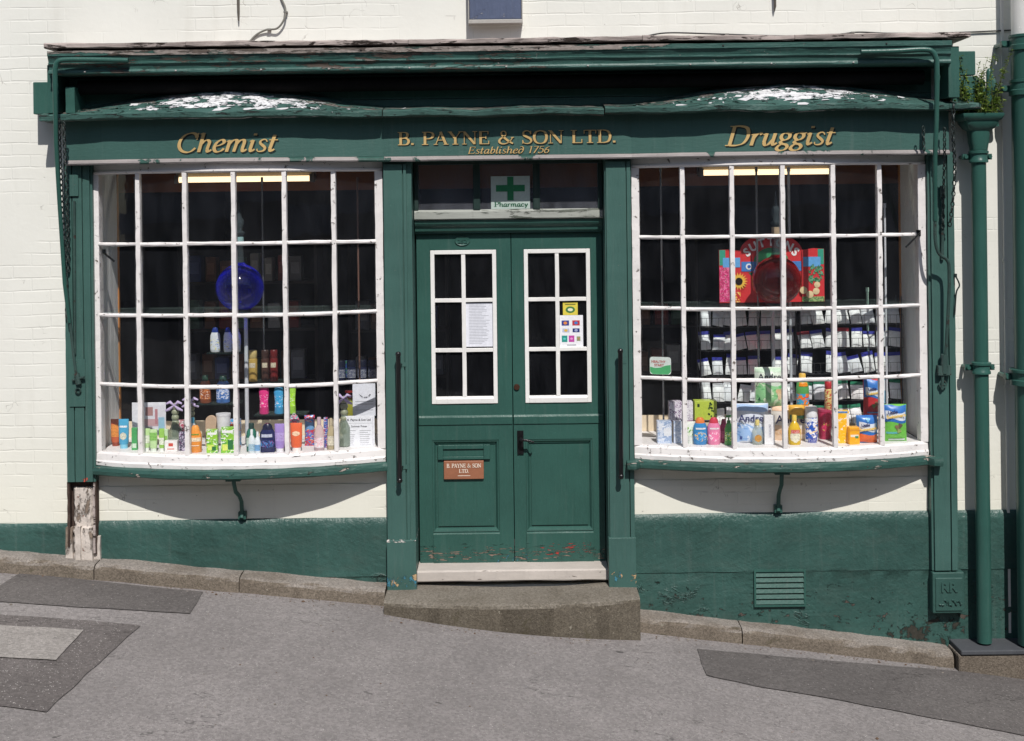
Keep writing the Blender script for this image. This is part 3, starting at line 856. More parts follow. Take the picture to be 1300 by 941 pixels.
t = text_obj('RR', 0.085, 'stoneblock', 'raised_letters', sb, (2.712, -0.091, ZC - 2.462), extrude=0.008, bold=0.002)
mb = MB()
rnd = random.Random(4)
for i in range(9):
    mb.tube([(2.65 + 0.016 * i, -0.093, -2.53 + rnd.uniform(-.02, .02)), (2.657 + 0.016 * i, -0.099, -2.525 + rnd.uniform(-.02, .02)), (2.664 + 0.016 * i, -0.092, -2.54 + rnd.uniform(-.02, .02))], 0.005, 6)
mb.build('worn_carving', 'stoneblock', sb, smooth=60)

# rotten foot of the left pilaster
mb = MB()
nx, nz = 14, 44
vs = []
for j in range(nz + 1):
    z = -2.205 + (2.205 - 1.745) * j / nz
    for i in range(nx + 1):
        x = -2.797 + 0.135 * i / nx + 0.012 * noise.noise(Vector((j * 0.31, i * 0.02, 4)))
        e = min(i, nx - i) / 2.0
        y = -0.052 + 0.010 * noise.fractal(Vector((x * 16, z * 7, 1)), 1.0, 2.0, 4) + (0.03 * (1 - min(1, e)))
        if z < -2.0: y -= 0.015 + 0.012 * noise.noise(Vector((x * 45, 2.0, 1)))
        if j == nz: y = -0.012
        vs.append((x, y, z))
fs = [(j * (nx + 1) + i, j * (nx + 1) + i + 1, (j + 1) * (nx + 1) + i + 1, (j + 1) * (nx + 1) + i) for j in range(nz) for i in range(nx)]
mb.add(vs, fs)
o = mb.build('broken_plaster', 'plaster', p1, smooth=30)
sol = o.modifiers.new('thickness', 'SOLIDIFY'); sol.thickness = 0.05; sol.offset = -1
mb = MB()
mb.box(-2.815, -2.65, -0.025, 0.002, -2.18, -1.712)
mb.vbar(-2.814, 0.014, -0.07, -0.01, -2.12, -1.712, n=24, jit=0.008)
mb.vbar(-2.648, 0.014, -0.065, -0.01, -2.17, -1.712, n=24, jit=0.008)
mb.build('rotten_core', 'rot', p1)
mb = MB()
mb.vbar(-2.652, 0.012, -0.074, -0.03, -2.16, -1.715, n=30, jit=0.007, seed=3)
mb.build('split_edge', 'cap', p1)
for (a, b, zt, yy) in ((-2.838, -2.795, -2.00, -.06), (-2.768, -2.735, -1.99, -.085), (-2.735, -2.665, -2.04, -.075), (-2.662, -2.625, -2.06, -.05)):
    MB().vbar((a + b) / 2, b - a, yy, -.02, -2.212, zt, n=24, jit=.007, seed=a * 9).build('split_board', 'plaster', p1)

# ---- fascia, bead, lettering
fx = lin(-2.79, -0.802, 44) + lin(-0.78, 0.73, 24) + lin(0.752, 2.74, 44)
def sweep_var(mb, profs, xs, closed=True, jit=0.0, fr=8, seed=0.0):
    n = len(profs(xs[0]))
    vs = []
    for x in xs:
        for k_, (py, pz) in enumerate(profs(x)):
            vs.append((x, py + jit * noise.noise(Vector((x * fr, k_ * 1.7 + seed, 1))), pz + jit * noise.noise(Vector((x * fr, k_ * 1.7 + seed, 6)))))
    fs = []
    for i in range(len(xs) - 1):
        for k_ in range(n):
            k2 = (k_ + 1) % n
            fs.append((i * n + k_, i * n + k2, (i + 1) * n + k2, (i + 1) * n + k_))
    fs += [tuple(range(n - 1, -1, -1)), tuple(range((len(xs) - 1) * n, len(xs) * n))]
    mb.add(vs, fs)
mb = MB()
sweep_var(mb, lambda x: [(0, 0.280), (fas(x) + 0.02, 0.280), (fas(x), 0.312), (fas(x), 0.60), (0, 0.60)], fx, jit=0.0008)
fascia = mb.build('fascia', 'fascia', shop)
mb = MB()
sweep_var(mb, lambda x: [(fas(x) + 0.03, 0.2805), (fas(x) - 0.012, 0.279), (fas(x) - 0.018, 0.288), (fas(x) - 0.014, 0.300), (fas(x) + 0.004, 0.312), (fas(x) + 0.03, 0.312)], fx, jit=0.0015, fr=6)
mb.build('bead', 'bead', fascia)

def on_fascia(X, Z, off):
    return (X, fas(X) - 0.0015 - off, Z)
def sign(s, px0, px1, pyb0, pyb1, h, slant, yref, name, thick, thin, nib, track=0.0):
    """lettering between two photo points on the fascia"""
    X0, Z0 = P(px0, pyb0, yref)
    X1, Z1 = P(px1, pyb1, yref)
    zb = (Z0 + Z1) / 2
    a = MB()
    letters(a, s, X0, X1, zb, h, slant, on_fascia, 0.002, thick, thin, nib, track=track)
    a.build(name, 'gold', fascia)
    b_ = MB()
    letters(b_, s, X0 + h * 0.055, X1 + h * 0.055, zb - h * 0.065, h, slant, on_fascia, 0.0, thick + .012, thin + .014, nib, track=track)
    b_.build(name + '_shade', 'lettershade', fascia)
sign('Chemist', 222, 350, 193, 193, 0.118, 0.30, -0.22, 'painted_lettering', 0.068, 0.024, 20)
sign('Druggist', 920, 1057, 185, 184, 0.122, 0.30, -0.22, 'painted_lettering', 0.068, 0.024, 20)
sign('B. PAYNE & SON LTD.', 505, 783, 184.2, 181.2, 0.080, 0.0, -0.112, 'painted_lettering', 0.078, 0.027, 0)
sign('Established 1756', 593, 697, 195.4, 194.2, 0.043, 0.28, -0.112, 'painted_lettering', 0.060, 0.028, 20)

# ---- ledge above the fascia
def ledge_prof(x):
    L = lip(x)
    zb = 0.553 + 0.012 * noise.noise(Vector((x * 2.6, 0, 0))) + 0.006 * noise.noise(Vector((x * 11, 4, 0)))
    tri = max([0.0] + [1 - abs(x - c) / a for c, a in ((-1.78, 1.0), (1.74, 1.0))])
    slope = 0.20 + 0.52 * tri
    r = [(0, zb), (L + 0.012, zb + 0.001), (L, zb + 0.006), (L - 0.003, zb + 0.032), (L + 0.008, zb + 0.040)]
    for q in (0.25, 0.5, 0.75, 1.0):
        y = (L + 0.008) * (1 - q) + -0.03 * q
        r.append((y, zb + 0.040 + slope * (y - L - 0.008) + 0.004 * noise.noise(Vector((x * 9, q * 6, 5)))))
    r.append((0, r[-1][1]))
    return r
mb = MB()
sweep_var(mb, ledge_prof, lin(-2.91, -0.797, 60), jit=0.005, fr=7)
sweep_var(mb, ledge_prof, lin(-0.79, 0.574, 30), jit=0.004, fr=6, seed=3)
sweep_var(mb, lambda x: [(y - 0.004, z + 0.012 * max(0, 1 - abs(x - 0.58) / 0.25)) for y, z in ledge_prof(x)], lin(0.582, 2.70, 60), jit=0.005, fr=7, seed=8)
sweep_var(mb, ledge_prof, lin(2.703, 2.90, 8), jit=0.006, fr=12, seed=9)
ledge = mb.build('ledge', 'ledge', shop)

# curled flakes of old paint standing off the ledge
rnd = random.Random(31)
for nm_, cols, cnt in (('white_flakes', 'flakewhite', 120), ('green_flakes', 'ledge', 150)):
    fl = MB()
    for i in range(cnt):
        side = rnd.random() < .55
        if nm_ == 'white_flakes':
            x = rnd.gauss(-1.72, .38) if side else rnd.gauss(1.72, .33)
        else:
            x = rnd.uniform(-2.8, -.85) if side else rnd.uniform(.65, 2.6)
        pr = ledge_prof(x)
        t = rnd.uniform(0.02, .95)
        a, b_ = Vector((x, pr[4][0], pr[4][1])), Vector((x, pr[6][0], pr[6][1]))
        c = a.lerp(b_, t)
        tv = (b_ - a).normalized(); nv = Vector((0, -tv.z, tv.y))
        if nv.z < 0: nv = -nv
        ex = Vector((1, 0, 0)); rr = rnd.choice([.006, .008, .011, .015, .024]) * (1 if nm_ == 'white_flakes' else .8)
        lift = rnd.uniform(.002, .011); a0 = rnd.uniform(0, 6.28); n_ = rnd.randint(4, 6)
        vs = [c + nv * .004]
        for q in range(n_):
            an = 2 * math.pi * q / n_
            r2 = rr * rnd.uniform(.45, 1.5)
            up_ = lift * max(0.0, math.cos(an - a0)) + .003
            vs.append(c + ex * (math.cos(an) * r2 * 1.5) + tv * (math.sin(an) * r2 * .7) + nv * up_)
        k0 = len(vs)
        vs += [p - nv * .0012 for p in vs]
        fs_ = [(0, 1 + q, 1 + (q + 1) % n_) for q in range(n_)] + [(k0, k0 + 1 + (q + 1) % n_, k0 + 1 + q) for q in range(n_)]
        fs_ += [(1 + q, k0 + 1 + q, k0 + 1 + (q + 1) % n_, 1 + (q + 1) % n_) for q in range(n_)]
        fl.add(vs, fs_)
    o = fl.build(nm_, cols, ledge); o['kind'] = 'stuff'

# ---- cornice with its bare timber cap, and the dark blind box under it
CP = [(0, 0.832), (-0.272, 0.832), (-0.281, 0.837), (-0.283, 0.846), (-0.278, 0.857), (-0.269, 0.860), (-0.270, 0.873), (-0.276, 0.886), (-0.285, 0.893), (-0.285, 0.901), (-0.277, 0.904), (-0.281, 0.921), (-0.291, 0.934), (-0.291, 0.940), (-0.298, 0.942), (-0.299, 0.972), (0, 0.975)]
mb = MB()
mb.sweep(CP, lin(-2.83, 2.70, 150), jit=0.0022, fr=5)
cornice = mb.build('cornice', 'cornice', shop, smooth=32)
mb = MB()
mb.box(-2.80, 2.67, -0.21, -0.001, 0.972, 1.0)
mb.build('gap_shade_board', 'dark', cornice)  # near-black board paints the shade in the gap under the cap
rnd = random.Random(12)
for i in range(11):
    xx = -2.6 + i * .52 + rnd.uniform(-.1, .1)
    MB().lathe([(.001, -.005), (.006, -.003), (.006, .003), (.001, .005)], (xx, -.284, .846), 8).build('nail', plain((190, 184, 180), .5), cornice)
    if i % 2: MB().lathe([(.001, -.005), (.006, -.003), (.006, .003), (.001, .005)], (xx + .2, -.299, .957), 8).build('nail', plain((60, 56, 52), .5), cornice)
mb = MB()
cx_ = [-2.845, -1.98, -0.62, 0.81, 1.74, 2.815]
for i in range(5):
    tilt = random.uniform(-0.004, 0.004)
    c0 = (cx_[i] + cx_[i + 1]) / 2
    mb.sweep([(-0.001, 0.992), (-0.300, 0.988), (-0.308, 0.992), (-0.308, 1.014), (-0.30, 1.019), (-0.15, 1.028), (-0.001, 1.03)], lin(cx_[i], cx_[i + 1] - 0.003, 40), zf=lambda x: tilt * (x - c0) * 2, jit=0.007, fr=9, seed=i * 2.1)
mb.build('timber_cap', 'cap', cornice)
mb = MB()
for q in range(3):
    mb.box(-2.79, 2.66, -0.028 - .003 * q, -0.002, 0.60 + .077 * q, 0.674 + .077 * q)
mb.build('back_board', 'green', shop)
mb = MB()
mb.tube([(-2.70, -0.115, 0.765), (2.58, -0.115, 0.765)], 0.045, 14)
mb.build('blind_box', 'dark', shop, smooth=40)  # near-black colour paints in the shade of the cavity
for bx6 in ((-2.975, -2.872, -0.15, 0, 0.60, 0.80), (-2.868, -2.80, -0.20, 0, 0.60, 0.90), (2.762, 2.905, -0.13, 0, 0.775, 0.925), (2.762, 2.905, -0.125, 0, 0.60, 0.770), (2.690, 2.758, -0.26, 0, 0.625, 0.94)):
    MB().box(*bx6).build('blind_box_end', 'green', shop, bevel=0.004)
mb = MB()
mb.vbar(-2.72, 0.055, -0.22, -0.03, 0.60, 0.76, n=10, jit=0.003)
mb.build('blind_box_end', 'green', shop)

# ---- bow windows
rows = [0.222, -0.217, -0.663, -1.105, -1.528]
def bow_window(win, name_seed):
    c, a = win
    x0, x1 = c - a, c + a
    xs = lin(x0, x1, 56)
    Y = lambda x: bow(x, win)
    fr_ = MB()
    fr_.sweep([(0.05, 0.222), (-0.012, 0.222), (-0.022, 0.230), (-0.022, 0.240), (-0.014, 0.243), (-0.014, 0.286), (0.05, 0.286)], xs, Y, jit=0.0012)
    fr_.sweep([(0.05, -1.611), (-0.030, -1.611), (-0.032, -1.588), (-0.024, -1.578), (-0.020, -1.54), (-0.012, -1.528), (0.05, -1.528)], xs, Y, jit=0.003, fr=7)
    for s, xx in ((1, x0 + 0.024), (-1, x1 - 0.024)):
        fr_.vbar(xx, 0.048, Y(xx) - 0.018, Y(xx) + 0.06, -1.53, 0.224, jit=0.0025, seed=s)
    fo = fr_.build('bow_window', 'white', shop)
    # arc-length spacing of the six columns
    sm = lin(x0 + 0.03, x1 - 0.03, 400)
    L = [0.0]
    for i in range(400):
        L.append(L[-1] + math.hypot(sm[i + 1] - sm[i], Y(sm[i + 1]) - Y(sm[i])))
    xv = []
    for k_ in range(7):
        tgt = L[-1] * k_ / 6
        i = min(range(401), key=lambda q: abs(L[q] - tgt))
        xv.append(sm[i])
    pxs = (175.5, 235, 297, 361.6, 424.3) if c < 0 else (867.6, 930.5, 995, 1059, 1118)
    for k_ in range(5):
        xq = xv[k_ + 1]
        for _ in range(6):
            xq = P(pxs[k_], 350, Y(xq) - 0.016)[0]
        xv[k_ + 1] = xq
    bars = MB()
    for k_ in range(1, 6):
        bars.vbar(xv[k_], 0.027, Y(xv[k_]) - 0.016, Y(xv[k_]) + 0.03, -1.53, 0.224, n=70, jit=0.003, seed=name_seed + k_)
    for r in rows[1:4]:
        for k_ in range(6):
            l, rr = xv[k_] + 0.0132, xv[k_ + 1] - 0.0132
            sag = random.uniform(-0.004, 0.004)
            bars.sweep([(0.028, r - 0.009), (-0.004, r - 0.0125), (-0.013, r - 0.005), (-0.013, r + 0.005), (-0.004, r + 0.0115), (0.028, r + 0.009)], lin(l, rr, 12), Y, jit=0.003, fr=12, seed=k_ + r * 7, zf=lambda x: sag)
    bars.build('glazing_bars', 'white', fo)
    g = MB()
    rz = [0.228, rows[1], rows[2], rows[3], -1.534]
    for k_ in range(6):
        for j in range(4):
            t1, t2 = random.uniform(-0.004, 0.004), random.uniform(-0.004, 0.004)
            l, rr = xv[k_] + 0.008, xv[k_ + 1] - 0.008
            zt, zb = rz[j] - 0.004, rz[j + 1] + 0.004
            yl, yr = Y(l) + 0.008, Y(rr) + 0.008
            v4 = [(l, yl + t1, zb), (rr, yr + t2, zb), (rr, yr - t1, zt), (l, yl - t2, zt)]
            g.add(v4 + [(x, y + 0.003, z) for x, y, z in v4], [(0, 1, 2, 3), (7, 6, 5, 4), (0, 4, 5, 1), (1, 5, 6, 2), (2, 6, 7, 3), (3, 7, 4, 0)])
    g.build('glass', 'glass', fo)
    return fo, xv
bwl, xvl = bow_window(WL, 1.0)
bwr, xvr = bow_window(WR, 40.0)
for (win, fo, xa, xb) in ((WL, bwl, -2.652, -0.803), (WR, bwr, 0.700, 2.672)):
    mb = MB()
    mb.sweep([(0.06, -1.668), (-0.060, -1.668), (-0.074, -1.660), (-0.076, -1.640), (-0.070, -1.618), (-0.05, -1.613), (0.06, -1.613)], lin(xa, xb, 70), lambda x: min(bow(x, win), -0.02 if xa > 0 else -0.01) - (0.045 if (x < 0.76 and xa > 0) or x > 2.6 else 0.0), jit=0.003, fr=8)
    mb.build('sill', 'sill', fo)
    bx = P(302, 630, -0.1)[0] if win is WL else P(988, 625, -0.1)[0]
    mb = MB()
    yb = bow(bx, win)
    lead = [(bx, yb - 0.015, -1.672), (bx, yb - 0.01, -1.70), (bx + 0.004, yb + 0.02, -1.76), (bx + 0.010, yb + 0.09, -1.80), (bx + 0.012, -0.055, -1.85), (bx + 0.012, -0.04, -1.93), (bx + 0.010, -0.055, -1.955)]
    mb.tube([(p.x, p.y, p.z) for p in [Vector(q) for q in lead]], 0.013, 8)
    mb.box(bx - 0.045, bx + 0.045, yb - 0.04, yb + 0.06, -1.684, -1.669)
    mb.box(bx - 0.012, bx + 0.036, -0.045, 0.0, -1.965, -1.92)
    mb.build('bracket', 'green', fo, smooth=40)
    # display bay behind the glass
    c, a = win
    pts = [(x, bow(x, win) + 0.044) for x in lin(c - a + 0.03, c + a - 0.03, 30)]
    n = len(pts)
    mb = MB()
    ring = [(x, y) for x, y in pts] + [(pts[-1][0], 0.46), (pts[0][0], 0.46)]
    m_ = len(ring)
    vs = [(x, y, -1.60) for x, y in ring] + [(x, y, -1.531) for x, y in ring]
    fs = [tuple(range(m_ - 1, -1, -1)), tuple(range(m_, 2 * m_))] + [(i, (i + 1) % m_, (i + 1) % m_ + m_, i + m_) for i in range(m_)]
    mb.add(vs, fs)
    mb.build('display_floor', 'floor_in', fo)
    mb = MB()
    mb.box(c - a + 0.02, c + a - 0.02, 0.462, 0.475, -1.70, -1.425)
    mb.build('back_board', 'creamboard', fo)
    mb = MB()
    for k_ in range(5):
        y0 = 0.055 + 0.082 * k_
        MB().box(c - a - 0.012, c - a + 0.006, y0, y0 + 0.079, -1.54, 0.28).build('side_board', 'inwhite', fo)
        MB().box(c + a - 0.006, c + a + 0.012, y0, y0 + 0.079, -1.54, 0.28).build('side_board', 'inwhite', fo)
    mb = MB()
    MB().box(c - a - 0.012, c - a + 0.012, 0.467, 0.49, -1.54, 0.28).build('side_edge', 'woodstrip', fo)
    MB().box(c + a - 0.012, c + a + 0.012, 0.467, 0.49, -1.54, 0.28).build('side_edge', 'woodstrip', fo)

# ---- transom above the doors
mb = MB()
mb.box(-0.626, 0.580, 0.07, 0.14, 0.262, 0.287)
mb.box(-0.626, -0.600, 0.07, 0.14, -0.03, 0.262)
mb.box(0.552, 0.580, 0.07, 0.14, -0.03, 0.262)
for px in (605, 681):
    x = P(px, 240, 0.07)[0]
    mb.box(x - 0.022, x + 0.022, 0.068, 0.14, -0.03, 0.262)
tr = mb.build('transom_window', 'shadegreen', shop, bevel=0.003)
mb = MB()
mb.sweep([(0.25, -0.092), (0.070, -0.092), (0.062, -0.085), (0.064, -0.042), (0.078, -0.028), (0.25, -0.028)], lin(-0.626, 0.580, 30), jit=0.0018, fr=6)
mb.build('rail', 'grey_rail', tr)
mb = MB()
mb.sweep([(0.26, -0.182), (0.128, -0.182), (0.126, -0.172), (0.112, -0.164), (0.106, -0.142), (0.092, -0.130), (0.084, -0.118), (0.078, -0.095), (0.26, -0.093)], lin(-0.626, 0.580, 30), jit=0.001, fr=6)
mb.build('moulding', 'green', tr)
mb = MB()
mb.box(-0.60, 0.552, 0.088, 0.091, -0.028, 0.262)
mb.build('glass', 'dustglass', tr)

# ---- doors
def door(x0, x1, gx0, gx1, px0, px1, left):
    zt, zb = -0.186, -2.328
    gz1, gz0 = -0.288, -1.285
    y0, y1 = 0.155, 0.205
    mb = MB()
    mb.vbar((x0 + gx0) / 2, gx0 - x0, y0, y1, zb, zt, n=30, jit=0.0006)
    mb.vbar((gx1 + x1) / 2, x1 - gx1, y0, y1, zb, zt, n=30, jit=0.0006)
    mb.box(gx0, gx1, y0, y1, gz1, zt)
    mb.box(gx0, gx1, y0, y1, -1.520, gz0)
    mb.box(gx0, gx1, y0, y1, zb, -2.112)
    mb.sweep([(y0, -1.420), (y0 - 0.007, -1.418), (y0 - 0.009, -1.372), (y0 - 0.004, -1.360), (y0, -1.358)], lin(x0 + 0.003, x1 - 0.003, 20), jit=0.0008)
    mb.sweep([(y0, -2.322), (y0 - 0.010, -2.320), (y0 - 0.009, -2.125), (y0 - 0.002, -2.118), (y0, -2.118)], lin(px0 - 0.0, px1 + 0.0, 20), jit=0.0012)
    d = mb.build('door', 'door', shop, bevel=0.002)
    mb = MB()
    mb.box(gx0, gx1, y0 + 0.018, y0 + 0.040, -2.112, -1.520)
    # raised field with a bevelled edge inside the moulding
    def ring(ax0, ax1, az0, az1, ya, bx0, bx1, bz0, bz1, yb):
        v = [(ax0, ya, az0), (ax1, ya, az0), (ax1, ya, az1), (ax0, ya, az1), (bx0, yb, bz0), (bx1, yb, bz0), (bx1, yb, bz1), (bx0, yb, bz1)]
        mb.add(v, [(i, (i + 1) % 4, (i + 1) % 4 + 4, i + 4) for i in range(4)])
    e = 0.001
    ring(gx0 + e, gx1 - e, -2.111, -1.521, y0 - 0.004, gx0 + .010, gx1 - .010, -2.101, -1.531, y0 - 0.001)
    ring(gx0 + .010, gx1 - .010, -2.101, -1.531, y0 - 0.001, gx0 + .022, gx1 - .022, -2.089, -1.543, y0 + 0.016)
    mb.box(gx0 + 0.034, gx1 - 0.034, y0 + 0.010, y0 + 0.019, -2.077, -1.555)
    pn = mb.build('panel', 'door', d)
    mb = MB()
    e = 0.028
    mb.box(gx0 + 0.002, gx0 + e, y0 - 0.006, y0 + 0.03, gz0 + 0.002, gz1 - 0.002)
    mb.box(gx1 - e, gx1 - 0.002, y0 - 0.006, y0 + 0.03, gz0 + 0.002, gz1 - 0.002)
    mb.box(gx0 + e, gx1 - e, y0 - 0.006, y0 + 0.03, gz1 - e, gz1 - 0.002)
    mb.sweep([(y0 + 0.03, gz0 + 0.002), (y0 - 0.008, gz0 + 0.002), (y0 - 0.010, gz0 + 0.034), (y0 + 0.004, gz0 + 0.046), (y0 + 0.03, gz0 + 0.046)], lin(gx0 + e, gx1 - e, 14), jit=0.0006)
    gxm = (gx0 + gx1) / 2
    mb.vbar(gxm, 0.026, y0 - 0.003, y0 + 0.03, gz0 + 0.044, gz1 - e + 0.002, n=40, jit=0.0012)
    for r in (-0.615, -0.938):
        for l, rr in ((gx0 + e, gxm - 0.012), (gxm + 0.012, gx1 - e)):
            mb.sweep([(y0 + 0.03, r - 0.012), (y0 - 0.001, r - 0.012), (y0 - 0.001, r + 0.012), (y0 + 0.03, r + 0.012)], lin(l, rr, 10), jit=0.0012, fr=12)
    mb.build('window_frame', 'whiteclean', d, bevel=0.002)
    mb = MB()
    mb.box(gx0 + 0.01, gx1 - 0.01, y0 + 0.014, y0 + 0.017, gz0 + 0.01, gz1 - 0.01)
    mb.build('glass', 'glass', d)
    return d
dl = door(-0.622, -0.0125, -0.535, -0.105, -0.535, -0.105, True)
dr = door(-0.0075, 0.578, 0.070, 0.502, 0.070, 0.502, False)
tag(dl, 'left door leaf with letter box and copper plate')
tag(dr, 'right door leaf with black lever handle')
# letter box, plate, oval number
mb = MB()
X0, Z0 = P(556, 584, 0.15); X1, Z1 = P(622, 564.5, 0.15)
sx0, sz0 = P(562.5, 580, 0.15); sx1, sz1 = P(614, 570, 0.15)
mb.box(X0, sx0, 0.148, 0.172, Z0, Z1); mb.box(sx1, X1, 0.148, 0.172, Z0, Z1)
mb.box(sx0, sx1, 0.148, 0.172, Z0, sz0); mb.box(sx0, sx1, 0.148, 0.172, sz1, Z1)
lb = mb.build('letter_box', 'door', dl, bevel=0.003)
mb = MB(); mb.box(sx0 + .001, sx1 - .001, 0.159, 0.164, sz0 + .001, sz1 - .001)
mb.build('letter_flap', 'door', dl)
mb = MB()
X0, Z0 = P(563.5, 609, 0.145); X1, Z1 = P(614, 585, 0.145)
mb.box(X0, X1, 0.147, 0.1630, Z0, Z1)
plq = mb.build('name_plate', 'copper', dl, bevel=0.004)
mb = MB()
flat = lambda y: (lambda X, Z, off: (X, y - off, Z))
hh = Z1 - Z0
letters(mb, 'B. PAYNE & SON', X0 + hh * .16, X1 - hh * .14, Z1 - hh * .36, hh * .21, 0, flat(0.1455), 0, .10, .05, 0)
letters(mb, 'LTD.', X0 + (X1 - X0) * .38, X0 + (X1 - X0) * .63, Z1 - hh * .64, hh * .19, 0, flat(0.1455), 0, .10, .05, 0)
mb.box(X0 + (X1 - X0) * .35, X0 + (X1 - X0) * .66, 0.1457, 0.1465, Z1 - hh * .82, Z1 - hh * .79)
mb.build('engraved_name', plain((232, 214, 196), 0.5), dl)
nx_, nz_ = P(587, 306, 0.15)
mb = MB()
mb.lathe([(0.0005, -0.008), (0.046, -0.008), (0.050, -0.003), (0.047, 0.002), (0.042, 0.0), (0.0005, 0.0)], (0, 0, 0), 28, 1.0, 0.62)
o = mb.build('number_plate', 'door', dl, up=False, smooth=40, loc=(nx_, 0.149, nz_ + ZC))
o.rotation_euler = (math.pi / 2, 0, 0)
text_obj('252', 0.036, 'door', 'house_number', dl, (nx_, 0.1485, nz_ + ZC - 0.013), extrude=0.004, xs=1.15, bold=0.001)
# handle and lock
mb = MB()
X0, Z0 = P(657, 577, 0.145); X1, Z1 = P(664.5, 547, 0.145)
mb.box(X0, X1, 0.146, 0.1565, Z0, Z1)
hx, hz = P(661, 558, 0.12)
mb.tube([(hx, 0.15, hz), (hx, 0.100, hz), (hx + 0.012, 0.092, hz + 0.002), (hx + 0.05, 0.092, hz - 0.004), (hx + 0.085, 0.094, hz - 0.014)], [0.011, 0.010, 0.009, 0.008, 0.006], 10)
mb.build('handle', 'iron', dr, smooth=40)
mb = MB()
lx, lz = P(656, 491.5, 0.15)
mb.lathe([(0.0005, -0.004), (0.020, -0.004), (0.018, 0.006), (0.0005, 0.006)], (0, 0, 0), 20)
o = mb.build('lock', plain((92, 62, 48), 0.4, 0.6), dr, up=False, smooth=40, loc=(lx, 0.15, lz + ZC)); o.rotation_euler = (math.pi / 2, 0, 0)

mb = MB()
mb.sweep([(0.30, -2.383), (-0.018, -2.383), (-0.022, -2.376), (-0.020, -2.322), (-0.010, -2.313), (0.30, -2.309)], lin(-0.629, 0.581, 40), jit=0.003, fr=5)
mb.build('threshold', 'dsill', shop)
mb = MB()
def stepy(x):
    u = (x + 0.03) / 0.79
    return -0.315 - 0.105 * (1 - min(1, u * u))
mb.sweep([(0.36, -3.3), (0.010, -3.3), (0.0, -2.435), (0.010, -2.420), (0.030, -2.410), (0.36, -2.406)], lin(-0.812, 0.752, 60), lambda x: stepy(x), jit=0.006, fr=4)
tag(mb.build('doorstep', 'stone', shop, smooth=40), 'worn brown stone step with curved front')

# ---- ventilation grille
X0, Z0 = P(957.5, 770.5, -0.03); X1, Z1 = P(1022.5, 723, -0.03)
mb = MB()
e = 0.012
mb.box(X0, X0 + e, -0.038, -0.02, Z0, Z1); mb.box(X1 - e, X1, -0.038, -0.02, Z0, Z1)
mb.box(X0 + e, X1 - e, -0.038, -0.02, Z0, Z0 + e); mb.box(X0 + e, X1 - e, -0.038, -0.02, Z1 - e, Z1)
n = 6
for i in range(n):
    z = Z0 + e + (Z1 - Z0 - 2 * e) * (i + 0.5) / n
    mb.add([(x, y, zz) for x in (X0 + e, X1 - e) for y, zz in ((-0.038, z - 0.012), (-0.034, z - 0.016), (-0.024, z + 0.008), (-0.028, z + 0.012))],
           [(0, 1, 5, 4), (1, 2, 6, 5), (2, 3, 7, 6), (3, 0, 4, 7), (3, 2, 1, 0), (4, 5, 6, 7)])
v_ = mb.build('vent_grille', 'green', shop)
mb = MB(); mb.box(X0 + e, X1 - e, -0.0275, -0.0265, Z0 + e, Z1 - e)
mb.build('vent_shade_sheet', 'dark', v_)  # thin near-black sheet, painted darkness behind the louvres

# ---- interior seen through the glass
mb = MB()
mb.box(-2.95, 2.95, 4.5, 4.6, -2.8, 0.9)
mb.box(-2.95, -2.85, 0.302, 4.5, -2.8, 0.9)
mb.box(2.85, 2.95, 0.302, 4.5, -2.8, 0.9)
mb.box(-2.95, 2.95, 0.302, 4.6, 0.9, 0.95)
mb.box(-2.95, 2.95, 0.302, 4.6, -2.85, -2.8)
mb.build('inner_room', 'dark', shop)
mb = MB(); mb.box(-2.84, 2.84, 0.86, 0.90, 0.118, 0.898)
mb.build('ceiling_beam', 'brown', shop)
# ------------------------------------------------------------------ goods in the windows
FLOOR = -1.531
def spot(x0, x1, yt, yb, Y=None, h=FLOOR, dep=0.04):
    xm = (x0 + x1) / 2
    if Y is None:
        dx, up = xm - 650, 260 - yb
        tz = -dx * SR + up * CR
        Y = CAM_Y + F * h / tz
        x = P(xm, yb, Y)[0]
        win = WL if x < 0 else WR
        Y = max(Y, bow(x, win) + 0.055 + dep)
        Y = min(Y, 0.40)
    x, z = P(xm, yb, Y)
    d = (Y - CAM_Y) / F
    return x, Y, (x1 - x0) * d, (yb - yt) * d, z

def loft_pts(secs, z):
    for i in range(len(secs) - 1):
        a, b = secs[i], secs[i + 1]
        if a[2] <= z <= b[2] + 1e-9:
            t = 0 if b[2] == a[2] else (z - a[2]) / (b[2] - a[2])
            return [a[k] + (b[k] - a[k]) * t for k in (0, 1, 3)]
    return [secs[-1][0], secs[-1][1], secs[-1][3]]
def sq(a, p):
    ca, sa = math.cos(a), math.sin(a)
    q = (abs(ca) ** p + abs(sa) ** p) ** (-1.0 / p)
    return ca * q, sa * q
def loft(mb, secs, seg=22, mi=0):
    vs, fs = [], []
    for rx, ry, z, p in secs:
        for k in range(seg):
            c, s = sq(2 * math.pi * k / seg, p)
            vs.append((rx * c, ry * s, z))
    for i in range(len(secs) - 1):
        for k in range(seg):
            fs.append((i * seg + k, i * seg + (k + 1) % seg, (i + 1) * seg + (k + 1) % seg, (i + 1) * seg + k))
    fs += [tuple(range(seg - 1, -1, -1)), tuple(range((len(secs) - 1) * seg, len(secs) * seg))]
    mb.add(vs, fs, mi)
